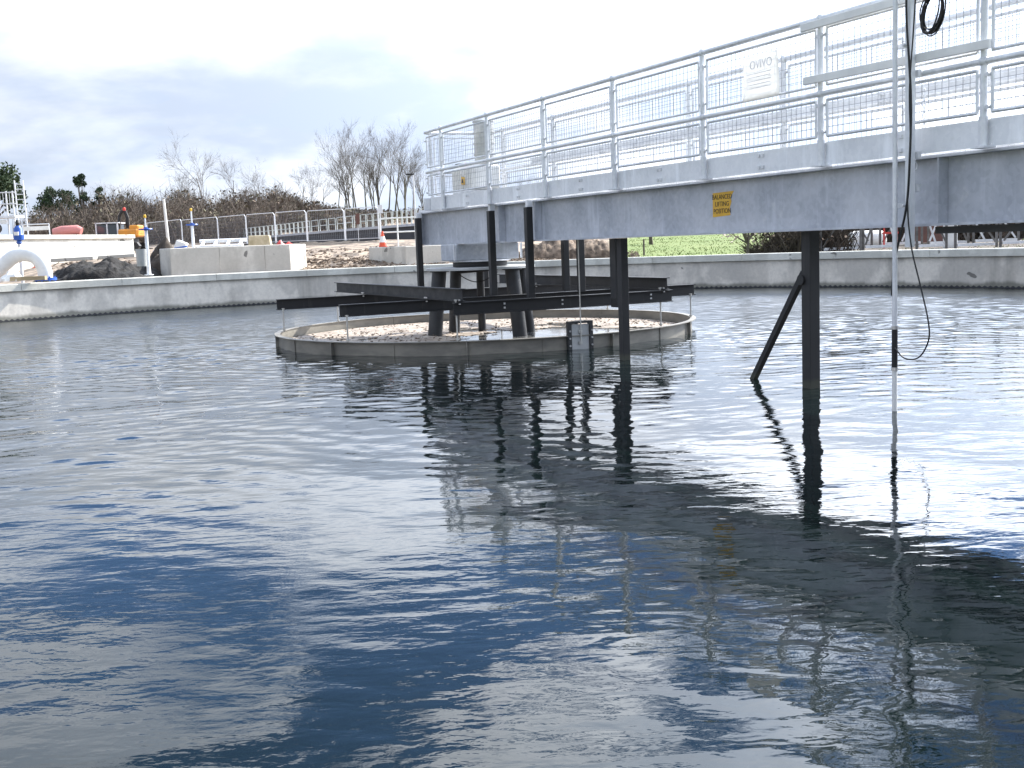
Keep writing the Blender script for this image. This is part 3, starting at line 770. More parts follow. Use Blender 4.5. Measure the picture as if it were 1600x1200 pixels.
def blocks():
    # long block
    p0, p1, p2 = at(243, 428, 31.2), at(268, 430, 31.0), at(455, 420, 32.6)
    base = Vector((p1.x, p1.y, gz(p1.x, p1.y)-.1)); r = empty('concrete_chamber', base, 0, 'long low pale concrete chamber with a ladder frame lying on top', 'chamber')
    top = 1.53-base.z
    def q(v, z): return Vector((v.x-base.x, v.y-base.y, z))
    back = Vector((-.25, 2.2, 0))
    A, B_, C_ = p0, p1, p2
    poly = [q(A, 0)+Vector((0, .5, 0)), q(B_, 0), q(C_, 0), q(C_, 0)+Vector((.1, 2.0, 0)), q(A, 0)+back]
    m = MB(); k = len(poly)
    m.prism([(v.x, v.y) for v in poly], lambda w, e: Vector((w[0], w[1], top if e else 0)))
    m.build('chamber_wall', 'new_concrete', r, bevel=.015)
    for f in (.40, .78):
        w = q(B_, 0)*(1-f)+q(C_, 0)*f; MB().box(w+Vector((0, -.002, top/2)), (.02, .012, top-.03)).build('joint_strip', 'concrete', r)
    # stepped block, corner towards the tank
    c = at(634, 404, 34); b = Vector((c.x, c.y, gz(c.x, c.y)-.15)); r = empty('concrete_plinth', b, 0, 'low concrete plinth with a white handrail on it, one side sunlit', 'plinth')
    top = at(634, 384.5, 34).z-b.z
    l, rt = at(576, 394, 36.2)-c, at(706, 396, 34.9)-c; l.z = rt.z = 0
    poly = [(0, 0), (rt.x, rt.y), (rt.x+l.x, rt.y+l.y+.6), (l.x, l.y)]
    MB().prism(poly, lambda w, e: Vector((w[0], w[1], top if e else 0))).build('block', 'new_concrete', r, bevel=.02)
    return b+Vector((0, 0, top)), l, rt
PB, PL_, PR_ = blocks()
def plinth_rail():
    r = empty('white_handrail', PB+PL_*.75+Vector((0, .12, 0)), 0, 'white tubular handrail standing on the concrete plinth', 'handrail')
    p = [Vector((0, 0, 0)), -PL_*.6*.9+Vector((.1, .15, 0)), -PL_*.6+Vector((1.9, .5, 0))]
    pts = [Vector((.0, .05, 0)), Vector((.10, .0, 0)), Vector((.65, -.15, 0)), Vector((1.2, -.3, 0))]
    for v in pts[1:]: MB().tube(v, v+Vector((0, 0, .88)), .022, n=8).build('post', 'white_paint', r)
    for z in (.44, .86): MB().path([v+Vector((0, 0, z)) for v in pts[1:]]+[pts[3]+Vector((.6, .1, z))], .02, 8).build('rail', 'white_paint', r)
plinth_rail()
def cone(c, h, label):
    r = empty('traffic_cone', c, random.random(), label, 'cone', None)
    MB().box((0, 0, .02*h/.75), (h*.5, h*.5, .04*h/.75)).build('base', 'cone_orange', r, bevel=.004)
    pr = [(.19, .04), (.155, .2), (.15, .2), (.085, .52), (.08, .52), (.035, .75)]
    k = h/.75
    b = MB().lathe([(.19*k, .04*k), (.035*k, .75*k)], 16).build('cone_body', 'cone_orange', r, smooth=40)
    MB().lathe([(.158*k, .22*k), (.095*k, .50*k)], 16).build('white_band', 'white_paint', b, smooth=40)
for px, Y, h, lb in ((3, 38.6, .70, 'red and white traffic cone before the white tank wall, partly cut by the frame edge'), (13, 38.4, .70, 'red and white traffic cone standing just behind the white pipe bend'), (64, 43, .62, 'traffic cone farther along the white tank wall, right of the valve'), (597, 36.2, .48, 'tall red and white traffic cone on the concrete plinth')):
    g = onground(px, Y)
    if px == 597: g = PB+PL_*.62+Vector((0, .35, 0))
    cone(g, h, lb)
def pipe_bend():
    Y = 27.2; P = [at(-25, 432, Y), at(-8, 428, Y), at(8, 412, Y), at(22, 401, Y), at(38, 397.5, Y), at(54, 401, Y), at(65, 412, Y), at(70, 424, Y), at(71, 434, Y)]
    b = Vector((P[4].x, Y, .84)); r = empty('pipe_bend', b, 0, 'large white swan-neck pipe bend rising behind the tank coping', 'pipe')
    pts = []
    for i in range(len(P)-1):
        p0, p1, p2, p3 = P[max(i-1, 0)], P[i], P[i+1], P[min(i+2, len(P)-1)]
        for k in range(4):
            u = k/4; pts.append(.5*((2*p1)+(p2-p0)*u+(2*p0-5*p1+4*p2-p3)*u*u+(3*p1-p0-3*p2+p3)*u**3))
    pts.append(P[-1])
    MB().path([q-b for q in pts], .165, 18).build('pipe', 'white_plastic', r, smooth=60)
    e = P[-1]-b
    m = MB(); m.lathe([(.17, -.06), (.25, -.06), (.25, 0), (.17, 0)], 20, e); f = m.build('flange', 'blue_paint', r, smooth=30)
    m = MB()
    for k in range(8): a = 2*math.pi*k/8; m.lathe([(.02, -.09), (.02, .03)], 6, e+Vector((.22*math.cos(a), .22*math.sin(a), 0)))
    m.build('bolts', 'blue_paint', f)
    # timber baulk and lump of sheeting beside it
    a, c = at(16, 436, 26.6), at(72, 434, 26.6)
    tag(MB().bar((0, 0, 0), c-a, .14, .09).build('timber_baulk', 'timber', loc=a), 'short pale timber baulk lying on the coping beside the pipe bend', 'timber')
    m = MB(); c = at(18, 435, 26.7)
    n1, n2 = 14, 7; vs = []; fs = []
    for i in range(n1):
        for j in range(n2):
            a = 2*math.pi*i/n1; b_ = math.pi/2*j/(n2-1); q = Vector((math.cos(a)*math.cos(b_), math.sin(a)*math.cos(b_), math.sin(b_))); k = 1+.35*noise.noise(q*2.1); vs.append((q.x*.26*k, q.y*.2*k, q.z*.2*k))
    fs = [(i*n2+j, ((i+1) % n1)*n2+j, ((i+1) % n1)*n2+j+1, i*n2+j+1) for i in range(n1) for j in range(n2-1)]
    tag(MB().add(vs, fs).build('plastic_sack', 'white_plastic', loc=c-Vector((0, 0, .06)), smooth=35), 'crumpled pale sack slumped under the pipe bend', 'sack')
pipe_bend()
def actuator():
    c = onground(38, 33); k = 1.0
    r = empty('valve_actuator', c, 0, 'blue valve actuator on a thin stem behind the pipe bend', 'valve')
    z0 = at(38, 376, 33).z-c.z; z1 = at(38, 352, 33).z-c.z; h = z1-z0
    MB().tube((0, 0, 0), (0, 0, z0+.02), .045, n=10).build('stem', 'galv', r, smooth=40)
    MB().lathe([(.05, z0-.09), (.075, z0-.06), (.06, z0), (.14, z0+.03), (.15, z0+.16), (.12, z0+.20), (.12, z0+h*.8), (.05, z0+h)], 16).build('housing', 'blue_paint', r, smooth=40)
    MB().box((0, -.14, z0+.2), (.12, .05, .10)).build('label_plate', 'white_paint', r)
    MB().lathe([(.055, z0+h), (.055, z0+h+.06), (.07, z0+h+.065), (.03, z0+h+.16)], 12).build('top_cap', 'rubber', r, smooth=40)
actuator()
def spindle(px, pyb, pyt, pyw, Y, label, bin_=False):
    b = at(px, pyb, Y); top = at(px, pyt, Y).z-b.z; w = at(px, pyw, Y).z-b.z
    r = empty('valve_spindle', b, 0, label, 'valve spindle')
    MB().lathe([(.055, 0), (.045, .25), (.04, w-.03)], 12).build('column', 'galv_bright', r, smooth=40)
    MB().lathe([(.11, 0), (.11, .02)], 12).build('base_flange', 'galv', r)
    pts = [(.15*math.cos(2*math.pi*k/16), .15*math.sin(2*math.pi*k/16), w) for k in range(16)]
    hw = MB().path(pts, .02, 6, closed=True); 
    for a in (0, 90, 180, 270): hw.bar((0, 0, w), (.15*math.cos(R(a+20)), .15*math.sin(R(a+20)), w), .03, .02)
    hw.lathe([(.05, w-.03), (.05, w+.05)], 10); hw.build('handwheel', 'blue_paint', r, smooth=40)
    MB().tube((0, 0, w), (0, 0, top-.08), .022, n=8).build('spindle_rod', 'galv', r)
    MB().lathe([(.035, top-.08), (.035, top-.02), (.015, top)], 10).build('spindle_cap', 'yellow_sign', r)
    return b
b1 = spindle(233, 430, 335, 358, 28.9, 'galvanised valve spindle with blue handwheel beside a grey bin')
spindle(303, 396, 325, 351, 33.0, 'galvanised valve spindle with blue handwheel on the concrete chamber')
def bin_box():
    c = at(222, 416, 28.7); t = at(222, 389, 28.7); h = t.z-c.z
    r = empty('grey_bin', c, 0, 'grey plastic box clamped to a valve spindle beside the coping', 'bin')
    MB().lathe([(.115, 0), (.135, h), (.12, h), (.105, .02)], 14).build('body', 'grey_plastic', r, smooth=50)
    MB().path([(-.13, 0, h-.02), (-.1, 0, h+.06), (.1, 0, h+.06), (.13, 0, h-.02)], .008, 6).build('handle', 'rubber', r)
bin_box()
def heap(name, px0, px1, Y, hgt, depth, mat, label, cat, seed, bury=.1):
    x0, x1 = gx(px0, Y), gx(px1, Y); n1, n2 = 90, 30; vs = []; fs = []; cx = (x0+x1)/2; z0 = gz(cx, Y)-bury
    for i in range(n1+1):
        for j in range(n2+1):
            u, v = i/n1, j/n2; x, y = x0+(x1-x0)*u-cx, (v-.5)*depth
            e = (math.sin(math.pi*u)**.35)*(math.sin(math.pi*v)**.4)
            f = 1+.5*noise.fractal(Vector((x*1.4+seed, y*1.4, seed)), 1, 2, 4)
            vs.append((x, y, hgt*e*f+.10*hgt*noise.noise(Vector((x*7, y*7, seed)))))
    fs = [(i*(n2+1)+j, (i+1)*(n2+1)+j, (i+1)*(n2+1)+j+1, i*(n2+1)+j+1) for i in range(n1) for j in range(n2)]
    return tag(MB().add(vs, fs).build(name, mat, loc=(cx, Y, z0), smooth=50), label, cat)
heap('sheeted_heap', 72, 250, 30.8, .62, 2.8, 'black_sheet', 'heap of dark soil under black sheeting behind the coping, left of the spindle', 'heap', 3)
heap('soil_heap', 236, 300, 32.9, .95, 1.6, 'soil_dark', 'small dark soil heap tucked beside the concrete chamber', 'heap', 8)
heap('soil_heap', 330, 640, 62, .32, 4, 'soil_dark', 'low bank of dark dug earth along the foot of the mesh fence', 'heap', 5, .2)
heap('brushwood_heap', 815, 960, 38, .75, 3, 'clod', 'heap of brown chippings behind the far coping under the bridge', 'heap', 12)
def pale_kerbs():
    for k, (a, b, y, lb) in enumerate(((84, 150, 33.2, 'pale concrete slab edge lying on the sheeted heap by the pipe'), (150, 214, 33.6, 'pale concrete slab edge lying on the sheeted heap by the grey bin'))):
        p, q = at(a, 407-k*4, y), at(b, 403-k*4, y)
        tag(MB().bar((0, 0, 0), q-p, .5, .10).build('concrete_slab', 'new_concrete', loc=p, bevel=.01), lb, 'slab')
pale_kerbs()
def chamber_top():
    z = 1.535
    a = at(312, 392, 33); r = empty('ladder_frame', (a.x, 33.0, z), .08, 'aluminium ladder frame lying flat on the concrete chamber', 'ladder'); r.rotation_euler.x = R(16)
    for y in (-.3, .3): MB().box((.62, y, .06+.03), (1.3, .07, .09)).build('rail', 'galv_bright', r)
    for k in range(4): MB().box((.1+.35*k, 0, .09), (.07, .6, .05)).build('rung', 'galv_bright', r)
    for x in (.1, 1.1): MB().box((x, 0, .023), (.08, .7, .045)).build('bearer', 'old_timber', r)
    a = at(388, 388, 36); b = at(427, 388, 36); g = gz((a.x+b.x)/2, 36); w = b.x-a.x; z0 = g; h = at(400, 368, 36).z-g
    r = empty('cream_barrier', ((a.x+b.x)/2, 36, g), .1, 'cream plastic barrier block with scooped legs near the chamber end', 'barrier')
    MB().prism([(-w/2, 0), (-w/2+.06, h), (w*.38, h), (w/2, h*.25), (w/2, 0), (w*.36, 0), (w*.26, h*.5), (w*.12, h*.55), (w*.04, h*.2), (0, 0)], lambda p, e: Vector((p[0], .45*e-.22, p[1]))).build('block', 'cream_plastic', r, bevel=.02)
    c = onground(446, 41); r = empty('red_barrier', c, .1, 'crumpled red plastic barrier lying beyond the concrete chamber', 'barrier')
    vs = []; n1, n2 = 16, 8
    for i in range(n1+1):
        for j in range(n2+1):
            x = -.42+.95*i/n1; y = -.3+.6*j/n2; e = math.sin(math.pi*i/n1)**.5*math.sin(math.pi*j/n2)**.5; vs.append((x, y, max(0, .36*e*(1+.8*noise.noise(Vector((x*4, y*4, 2)))))))
    fs = [(i*(n2+1)+j, (i+1)*(n2+1)+j, (i+1)*(n2+1)+j+1, i*(n2+1)+j+1) for i in range(n1) for j in range(n2)]
    MB().add(vs, fs).build('sheet', 'red_plastic', r, smooth=30); MB().bar((.02, -.32, .05), (.0, -.30, .48), .06, .03).build('stake', 'white_paint', r)
    p = at(283, 386, 34.5); g = gz(p.x, 34.5); tag(MB().box((0, 0, .15), (.30, .3, .28), Matrix.Rotation(.4, 3, 'Y')).build('white_crate', 'white_plastic', loc=(p.x, 34.5, p.z-.12), bevel=.02), 'small white box tipped on rubble left of a valve spindle', 'box')
    a, b = at(240, 393, 33.5), at(292, 385, 33.2); tag(MB().tube((0, 0, 0), b-a, .025, n=8).build('blue_pipe', 'blue_paint', loc=a), 'thin blue pipe lying between the two valve spindles', 'pipe')
chamber_top()
def site_back():
    # ladder platform far left
    Y = 60; b = onground(28, Y); k = 1816/Y
    r = empty('access_platform', b, 0, 'galvanised access platform with caged ladder behind the white tank', 'platform')
    def X(px): return gx(px, Y)-b.x
    def Z(py): return at(28, py, Y).z-b.z
    for px in (-18, -4, 9, 24, 34): MB().tube((X(px), 0, 0), (X(px), 0, Z(298)), .045, n=8).build('post', 'galv', r)
    for py in (300, 318, 337): MB().tube((X(-18), 0, Z(py)), (X(38), 0, Z(py)), .03, n=6).build('rail', 'galv', r)
    for px in range(-16, 36, 5): MB().tube((X(px), .02, Z(300)), (X(px), .02, Z(337)), .015, n=5).build('baluster', 'galv', r)
    MB().box(((X(-18)+X(36))/2, .5, Z(338)), (X(36)-X(-18), 1.2, .12)).build('deck', 'galv', r)
    for px in (42, 55): MB().tube((X(px), -.1, 0), (X(px-2), -.1, Z(282)), .035, n=6).build('ladder_stile', 'galv_bright', r)
    for q in range(9): MB().tube((X(41), -.1, Z(352-8*q)), (X(54), -.1, Z(352-8*q)), .02, n=5).build('rung', 'galv_bright', r)
    for px in (2, 8): 
        m = MB(); m.lathe([(.25, -.15), (.25, .15)], 14); MB().add([(X(px)+v[0], -.3+v[2], Z(356)+v[1]) for v in m.v], m.f).build('pump_casing', 'rubber', r)
    MB().box((X(20), -.2, Z(346)), (.32, .2, .22)).build('control_box', 'white_paint', r)
    # barrier and pipe
    Y = 58; b = onground(66, Y); r = empty('site_barrier', b, 0, 'low galvanised barrier with white plank behind the white tank', 'barrier')
    w = gx(86, Y)-gx(45, Y); h = at(66, 350, Y).z-b.z
    for x in (-w/2, w/2): MB().tube((x, 0, 0), (x, 0, h), .03, n=6).build('post', 'galv', r)
    MB().tube((-w/2, 0, h), (w/2, 0, h), .03, n=6).build('rail', 'galv', r); MB().box((0, -.03, h-.2), (w, .04, .2)).build('plank', 'white_paint', r)
    Y = 60; a = at(84, 361.5, Y); w = gx(127, Y)-gx(84, Y); b = Vector((a.x+w/2, Y, gz(a.x, Y))); r = empty('pink_pipe', b, 0, 'faded red pipe section lying on blocks behind the white tank', 'pipe')
    z = a.z-b.z; MB().path([(-w/2, 0, z-.08), (-w*.2, 0, z), (w*.35, 0, z+.02), (w/2, 0, z-.06)], [.22, .26, .26, .2], 14).build('pipe', 'pink_pipe', r, smooth=40)
    for x in (-w*.3, w*.3): MB().box((x, 0, (z-.2)/2), (.3, .5, z-.2)).build('block', 'old_timber', r)
    # mini excavator
    Y = 62; b = onground(205, Y); r = empty('mini_excavator', b, 0, 'orange excavator with dark folded boom and glazed cab', 'excavator')
    def X(px): return gx(px, Y)-b.x
    def Z(py): return at(205, py, Y).z-b.z
    MB().box(((X(198)+X(229))/2, 0, (Z(358)+Z(371))/2), (X(229)-X(198), 1.2, Z(358)-Z(371))).build('body', 'orange_paint', r, bevel=.08)
    MB().box((X(222), 0, (Z(358)+Z(367))/2+.1), (.5, 1.0, .5)).build('engine_cover', 'orange_paint', r, bevel=.06)
    cb_ = MB().box(((X(163)+X(196))/2, .2, (Z(349)+Z(372))/2), (X(196)-X(163), 1.1, Z(349)-Z(372))).build('cab', 'cab_glass', r, bevel=.04)
    for px in (163, 180, 196): MB().box((X(px), -.37, (Z(348)+Z(372))/2), (.06, .06, Z(348)-Z(372)+.05)).build('cab_pillar', 'galv', cb_)
    MB().box(((X(163)+X(196))/2, .2, Z(348)+.02), (X(196)-X(163)+.1, 1.2, .06)).build('cab_roof', 'galv', cb_)
    for y in (-.65, .65):
        MB().prism([(X(175), 0), (X(172), .25), (X(176), .45), (X(228), .45), (X(232), .25), (X(228), 0)], lambda p, e: Vector((p[0], y+.18*(2*e-1), p[1]))).build('track', 'rubber', r)
    MB().box((X(202), 0, .48), (1.2, 1.0, Z(371)-.4)).build('undercarriage', 'rubber', r)
    MB().path([(X(194), 0, Z(360)), (X(197), 0, Z(338)), (X(201), 0, Z(330)), (X(206), 0, Z(330)), (X(209), 0, Z(340)), (X(209), 0, Z(356))], .09, 6).build('boom', 'rubber', r)
    MB().lathe([(.08, 0), (.08, .14), (.04, .18)], 8, (X(205), 0, Z(329))).build('beacon', 'red_plastic', r)
    # poles
    b = onground(270, 66); h = at(270, 311, 66).z-b.z; tag(MB().tube((0, 0, 0), (-.1, 0, h), .085, .07, 10).build('pale_post', 'white_paint', loc=b), 'plain white pole standing in front of the brown hedge', 'pole')
    b = onground(655, 88); h = at(655, 272, 88).z-b.z; r = empty('lamp_post', b, 0, 'slim grey lamp post with short arm beside the bare trees', 'lamp post')
    MB().tube((0, 0, 0), (0, 0, h), .08, .05, 10).build('column', 'galv', r); MB().box((-.25, 0, h), (.6, .16, .1)).build('lamp_head', 'rubber', r)
site_back()
# far tank with railings
FT = [(330, 128), (400, 110), (480, 95), (560, 83), (620, 77), (665, 73), (720, 70), (800, 67)]
def far_tank():
    P = []
    for i in range(len(FT)-1):
        for k in range(6): u = k/6; P.append((gx(FT[i][0]*(1-u)+FT[i+1][0]*u, FT[i][1]*(1-u)+FT[i+1][1]*u), FT[i][1]*(1-u)+FT[i+1][1]*u))
    b = Vector((P[20][0], P[20][1], 0)); r = empty('far_tank', b, 0, 'distant dark tank wall with looped pale railings along its top', 'tank')
    for i in range(0, len(P)-1, 3):
        seg = P[i:i+4]
        m = MB()
        for (x0, y0), (x1, y1) in zip(seg, seg[1:]): m.bar((x0-b.x, y0-b.y, 1.75), (x1-b.x, y1-b.y, 1.75), .4, 2.0)
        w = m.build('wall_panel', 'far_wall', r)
        m = MB()
        for (x0, y0), (x1, y1) in zip(seg, seg[1:]): m.bar((x0-b.x, y0-b.y-.05, 2.68), (x1-b.x, y1-b.y-.05, 2.68), .6, .16)
        m.build('walkway_edge', 'galv_girder', w)
        m = MB()
        for (x0, y0), (x1, y1) in zip(seg, seg[1:]):
            L_ = math.hypot(x1-x0, y1-y0); k = max(1, round(L_/1.6))
            for q in range(k):
                ax, ay = x0+(x1-x0)*q/k-b.x, y0+(y1-y0)*q/k-b.y; bx, by = x0+(x1-x0)*(q+.8)/k-b.x, y0+(y1-y0)*(q+.8)/k-b.y
                m.path([(ax, ay, 2.7), (ax, ay, 3.65), (bx, by, 3.65), (bx, by, 2.7)], .03, 5); m.tube((ax, ay, 3.2), (bx, by, 3.2), .025, n=5)
        m.build('railing', 'far_rail', w)
far_tank()
def fences():
    posts = [(238, 88), (292, 82), (348, 78), (392, 75), (437, 73), (486, 71), (545, 69.5), (598, 68)]
    tints = ['first mesh fence panel, nearest the excavator', 'mesh fence panel between the spindles and the white pole', 'mesh fence panel behind the ladder frame', 'mesh fence panel behind the cream barrier', 'mesh fence panel behind the red barrier', 'mesh fence panel behind the sandy slope', 'mesh fence panel ending behind the white handrail']
    for (a, Ya), (b, Yb), lb in zip(posts, posts[1:], tints):
        p, q = onground(a, Ya), onground(b, Yb); z = (p.z+q.z)/2-.05; d = q-p; d.z = 0; L_ = d.length; an = math.atan2(d.y, d.x)
        r = empty('fence_panel', (p.x, p.y, z), an, 'temporary galvanised '+lb, 'fence panel', 'temporary fence panels')
        pts = [(.04, 0, .05), (.04, 0, 1.88), (.16, 0, 2.0), (L_-.16, 0, 2.0), (L_-.04, 0, 1.88), (L_-.04, 0, .05)]
        MB().path(pts, .026, 6).build('frame', 'galv_bright', r)
        MB().tube((.04, 0, .2), (L_-.04, 0, .2), .018, n=5).build('bottom_rail', 'galv', r)
        m = MB(); n = int(L_/.14)
        for i in range(1, n): m.box((L_*i/n, 0, 1.1), (.006, .006, 1.8))
        for j in range(8): m.box((L_/2, 0, .25+.22*j), (L_-.1, .006, .006))
        m.build('wire_mesh', 'wire', r, kind='stuff')
        for x in (0.0, L_): MB().box((x, 0, .07), (.22, .6, .14)).build('foot_block', 'rubber', r)
    p = onground(560, 67); r = empty('brown_notice_board', (p.x, 68.6, p.z), 0, 'small brown board hung on the mesh fence', 'sign')
    w = gx(563, 68)-gx(557, 68); z0, z1 = at(560, 350, 68).z-p.z, at(560, 333, 68).z-p.z; MB().box((0, 0, (z0+z1)/2), (w, .03, z1-z0)).build('board', 'brown_panel', r); MB().tube((0, .03, 0), (0, .03, z1), .02, n=6).build('post', 'galv', r)
    p = onground(601, 66); r = empty('pale_sign', (p.x, 66, p.z), 0, 'pale rectangular sign at the end of the mesh fence', 'sign')
    w = gx(605, 66)-gx(597, 66); z0, z1 = at(601, 333, 66).z-p.z, at(601, 320, 66).z-p.z; MB().box((0, 0, (z0+z1)/2), (w, .03, z1-z0)).build('board', 'galv_bright', r); MB().tube((0, .03, 0), (0, .03, z1), .03, n=6).build('post', 'galv', r)
fences()
# ------------------------------------------------------------------ right-hand background under the bridge
def right_back():
    def steel(px0, px1, Y, h, diag, label):
        a, b = onground(px0, Y), onground(px1, Y); L_ = b.x-a.x; z = a.z
        r = empty('steel_trestle', (a.x, Y, z), 0, label, 'trestle', 'steel trestles beyond the far coping')
        for x in (0, L_): MB().box((x, 0, h/2), (.06, .06, h)).build('post', 'rust_steel', r)
        MB().box((L_/2, 0, h-.05), (L_-.11, .1, .10)).build('top_beam', 'rust_steel', r)
        MB().box((L_/2, 0, .12), (L_-.11, .08, .08)).build('bottom_beam', 'galv', r)
        for k, (u, v) in enumerate(diag): MB().bar((L_*u, -.06-.05*k, .18), (L_*v, -.06-.05*k, h-.12), .03, .05).build('diagonal', 'galv' if k % 2 else 'rust_steel', r)
    steel(1283, 1345, 34.5, 1.9, [(.05, .9)], 'rusty steel trestle frame beside the dark scrub')
    steel(1349, 1400, 34.7, 1.9, [(.05, .6), (.95, .45)], 'rusty steel trestle frame before the white vessel')
    steel(1432, 1478, 34.3, 1.8, [(.98, .1), (.6, .0)], 'rusty steel trestle frame beside the brown panel')
    steel(1492, 1556, 33.9, 1.9, [(.95, .05), (.7, .0)], 'rusty steel trestle frame with two pale diagonals')
    steel(1562, 1640, 33.5, 1.9, [(.05, .9), (.95, .2)], 'rusty steel trestle frame farthest along the coping')
    steel(1300, 1362, 37.5, 1.9, [(.9, .1), (.1, .6)], 'rusty steel trestle frame in the back row beside the vessel')
    steel(1375, 1440, 37.8, 1.9, [(.05, .8), (.5, 1.0)], 'rusty steel trestle frame in the back row behind the sensor pole')
    steel(1450, 1512, 37.2, 1.9, [(.95, .3), (.0, .5)], 'rusty steel trestle frame in the back row behind the white cabinet')
    steel(1520, 1590, 37.0, 1.9, [(.1, .9), (.9, .1)], 'rusty steel trestle frame with crossed braces in the back row')
    b = onground(1355, 38.6); r = empty('white_vessel', b, 0, 'white horizontal vessel on legs behind the steel trestles', 'vessel')
    m = MB(); m.lathe([(.1, -.62), (.28, -.55), (.33, -.4), (.33, .4), (.28, .55), (.1, .62)], 18); zc = at(1355, 376, 38).z-b.z
    MB().add([(v[2], v[0], v[1]+zc) for v in m.v], m.f).build('shell', 'white_paint', r, smooth=40)
    for x in (-.4, .4): MB().box((x, 0, (zc-.3)/2), (.1, .5, zc-.3)).build('leg', 'galv', r)
    b = onground(1458, 40); tag(MB().box((0, 0, .75), (1.5, .1, 1.5)).build('brown_hoarding', 'brown_panel', loc=b), 'brown hoarding panel behind the steel trestles', 'panel')
    b = onground(1484, 35.5); r = empty('white_cabinet', b, 0, 'narrow white cabinet standing between steel trestles', 'cabinet'); MB().box((0, 0, .7), (.34, .3, 1.4)).build('body', 'white_paint', r, bevel=.01); MB().box((0, -.155, .7), (.28, .012, 1.25)).build('door', 'white_plastic', r)
    b = onground(1391, 37); r = empty('red_pump', b, 0, 'small red pump frame behind the sensor pole', 'pump')
    for x in (-.2, .2): MB().tube((x, 0, 0), (x, 0, 1.1), .03, n=8).build('post', 'red_plastic', r)
    for z in (.5, .9): MB().box((0, 0, z), (.5, .08, .06)).build('cross_bar', 'red_plastic', r)
    # stub of an old wall and a tree stump
    b = onground(1292, 35.2); r = empty('old_timber_post', b, 0, 'thick weathered timber posts standing beside the dark scrub', 'timber post')
    for x, h in ((0, 1.5), (.33, 1.35)): MB().lathe([(.14, 0), (.12, h*.5), (.13, h)], 9, (x, 0, 0)).build('post', 'old_timber', r)
    b = onground(1008, 38); tag(MB().tube((0, 0, 0), (0, 0, .52), .03, n=8).build('marker_post', 'old_timber', loc=b), 'thin short marker post on the lawn behind the far coping', 'post')
right_back()

# ------------------------------------------------------------------ vegetation
def branch(mt, mc, p, d, L_, r, lv, rng, maxlv, up=.25, wig=.22, kids=(3, 5), ang=(25, 50)):
    n = 4 if lv == 0 else 3; pts = [p.copy()]; rad = [r]; q = p.copy(); dd = d.copy()
    for i in range(n):
        dd = (dd+Vector((rng.uniform(-1, 1), rng.uniform(-1, 1), rng.uniform(-.6, .8)+up))*wig*(.5 if lv == 0 else 1)).normalized()
        q = q+dd*L_/n; pts.append(q.copy()); rad.append(r*(1-.62*(i+1)/n))
    (mt if lv < 2 else mc).path(pts, rad, 5 if lv < 1 else 3, cap=False)
    if lv >= maxlv: return
    k = rng.randint(*kids)
    for i in range(k):
        f = rng.uniform(.30, .98) if lv else rng.uniform(.32, 1); j = min(n-1, int(f*n)); u = f*n-j
        pp = pts[j]*(1-u)+pts[j+1]*u; ax = dd.orthogonal().normalized(); ax = Matrix.Rotation(rng.random()*6.283, 3, dd) @ ax
        nd = Matrix.Rotation(R(rng.uniform(*ang)), 3, ax) @ ((pts[j+1]-pts[j]).normalized())
        branch(mt, mc, pp, nd, L_*rng.uniform(.45, .72), max(.006, rad[j]*rng.uniform(.42, .62)), lv+1, rng, maxlv, up, wig, kids, ang)
def make_tree(name, seed, h, stems, spread, label, cat, group, kids, ang, tw='twig', rmin=1.0, loc=None, maxlv=4):
    rng = random.Random(seed); mt, mc = MB(), MB()
    for s in range(stems):
        a = rng.random()*6.283; d = Vector((math.cos(a)*spread*rng.uniform(.3, 1), math.sin(a)*spread, 1)).normalized()
        branch(mt, mc, Vector((math.cos(a)*.12*(stems-1), math.sin(a)*.12*(stems-1), -.3)), d, h*rng.uniform(.55, .66), h*.0165*rmin*rng.uniform(.8, 1.1), 0, rng, maxlv, .22, .2, kids, ang)
    r = empty(name, loc or (0, 0, 0), 0, label, cat, group)
    mt.build('trunk', 'bark' if tw == 'twig' else 'twig_pale', r, smooth=60); mc.build('crown', tw, r); return r
def place(root, first, px, Y, s, rz, label=None):
    o = root if first else copy_tree(root); o.location = onground(px, Y); o.scale = (s*.86, s*.86, s*.92); o.rotation_euler.z = rz
    o['label'] = label
    return o
LB1 = 'tall bare multi-stemmed tree in the dense clump beside the lamp post'; G1 = 'tall bare trees by the lamp post'
T1 = [make_tree('bare_tree', 11+k, 11.0, 1 if k else 2, .12, LB1, 'tree', G1, (4, 6), (16, 38), rmin=.82, maxlv=4) for k in range(3)]
use = [0]*3
for i, (px, Y, s, rz) in enumerate([(553, 142, .96, 0), (566, 140, 1.05, 1), (580, 146, .9, 2.2), (592, 150, .82, .7), (612, 141, 1.0, 3.1), (624, 144, .98, 4), (640, 148, .88, 5), (650, 142, .78, 2.6), (545, 152, .7, 4.4), (668, 143, .6, 1.2), (534, 146, .8, 3.7), (560, 156, .85, 5.5), (600, 142, .9, 1.9), (632, 155, .9, .2)]):
    k = i % 3; o = place(T1[k], use[k] == 0, px, Y, s, rz, LB1); use[k] = 1; L1 = {553: 'tall bare tree at the hedge end of the dense clump', 650: 'tall bare tree standing right behind the lamp post', 668: 'bare tree half hidden by the tip of the bridge handrail', 640: 'tall bare tree just left of the lamp post'}
    if px in L1: o['label'] = L1[px]
LB2 = 'slender bare tree rising out of the brown scrub hedge'; G2 = 'slender bare trees in the scrub hedge'
T2 = [make_tree('slender_tree', 31+k, 9.0, 1, .22, LB2, 'tree', G2, (4, 6), (20, 44), tw='twig_pale', rmin=.6) for k in range(3)]
use = [0]*3
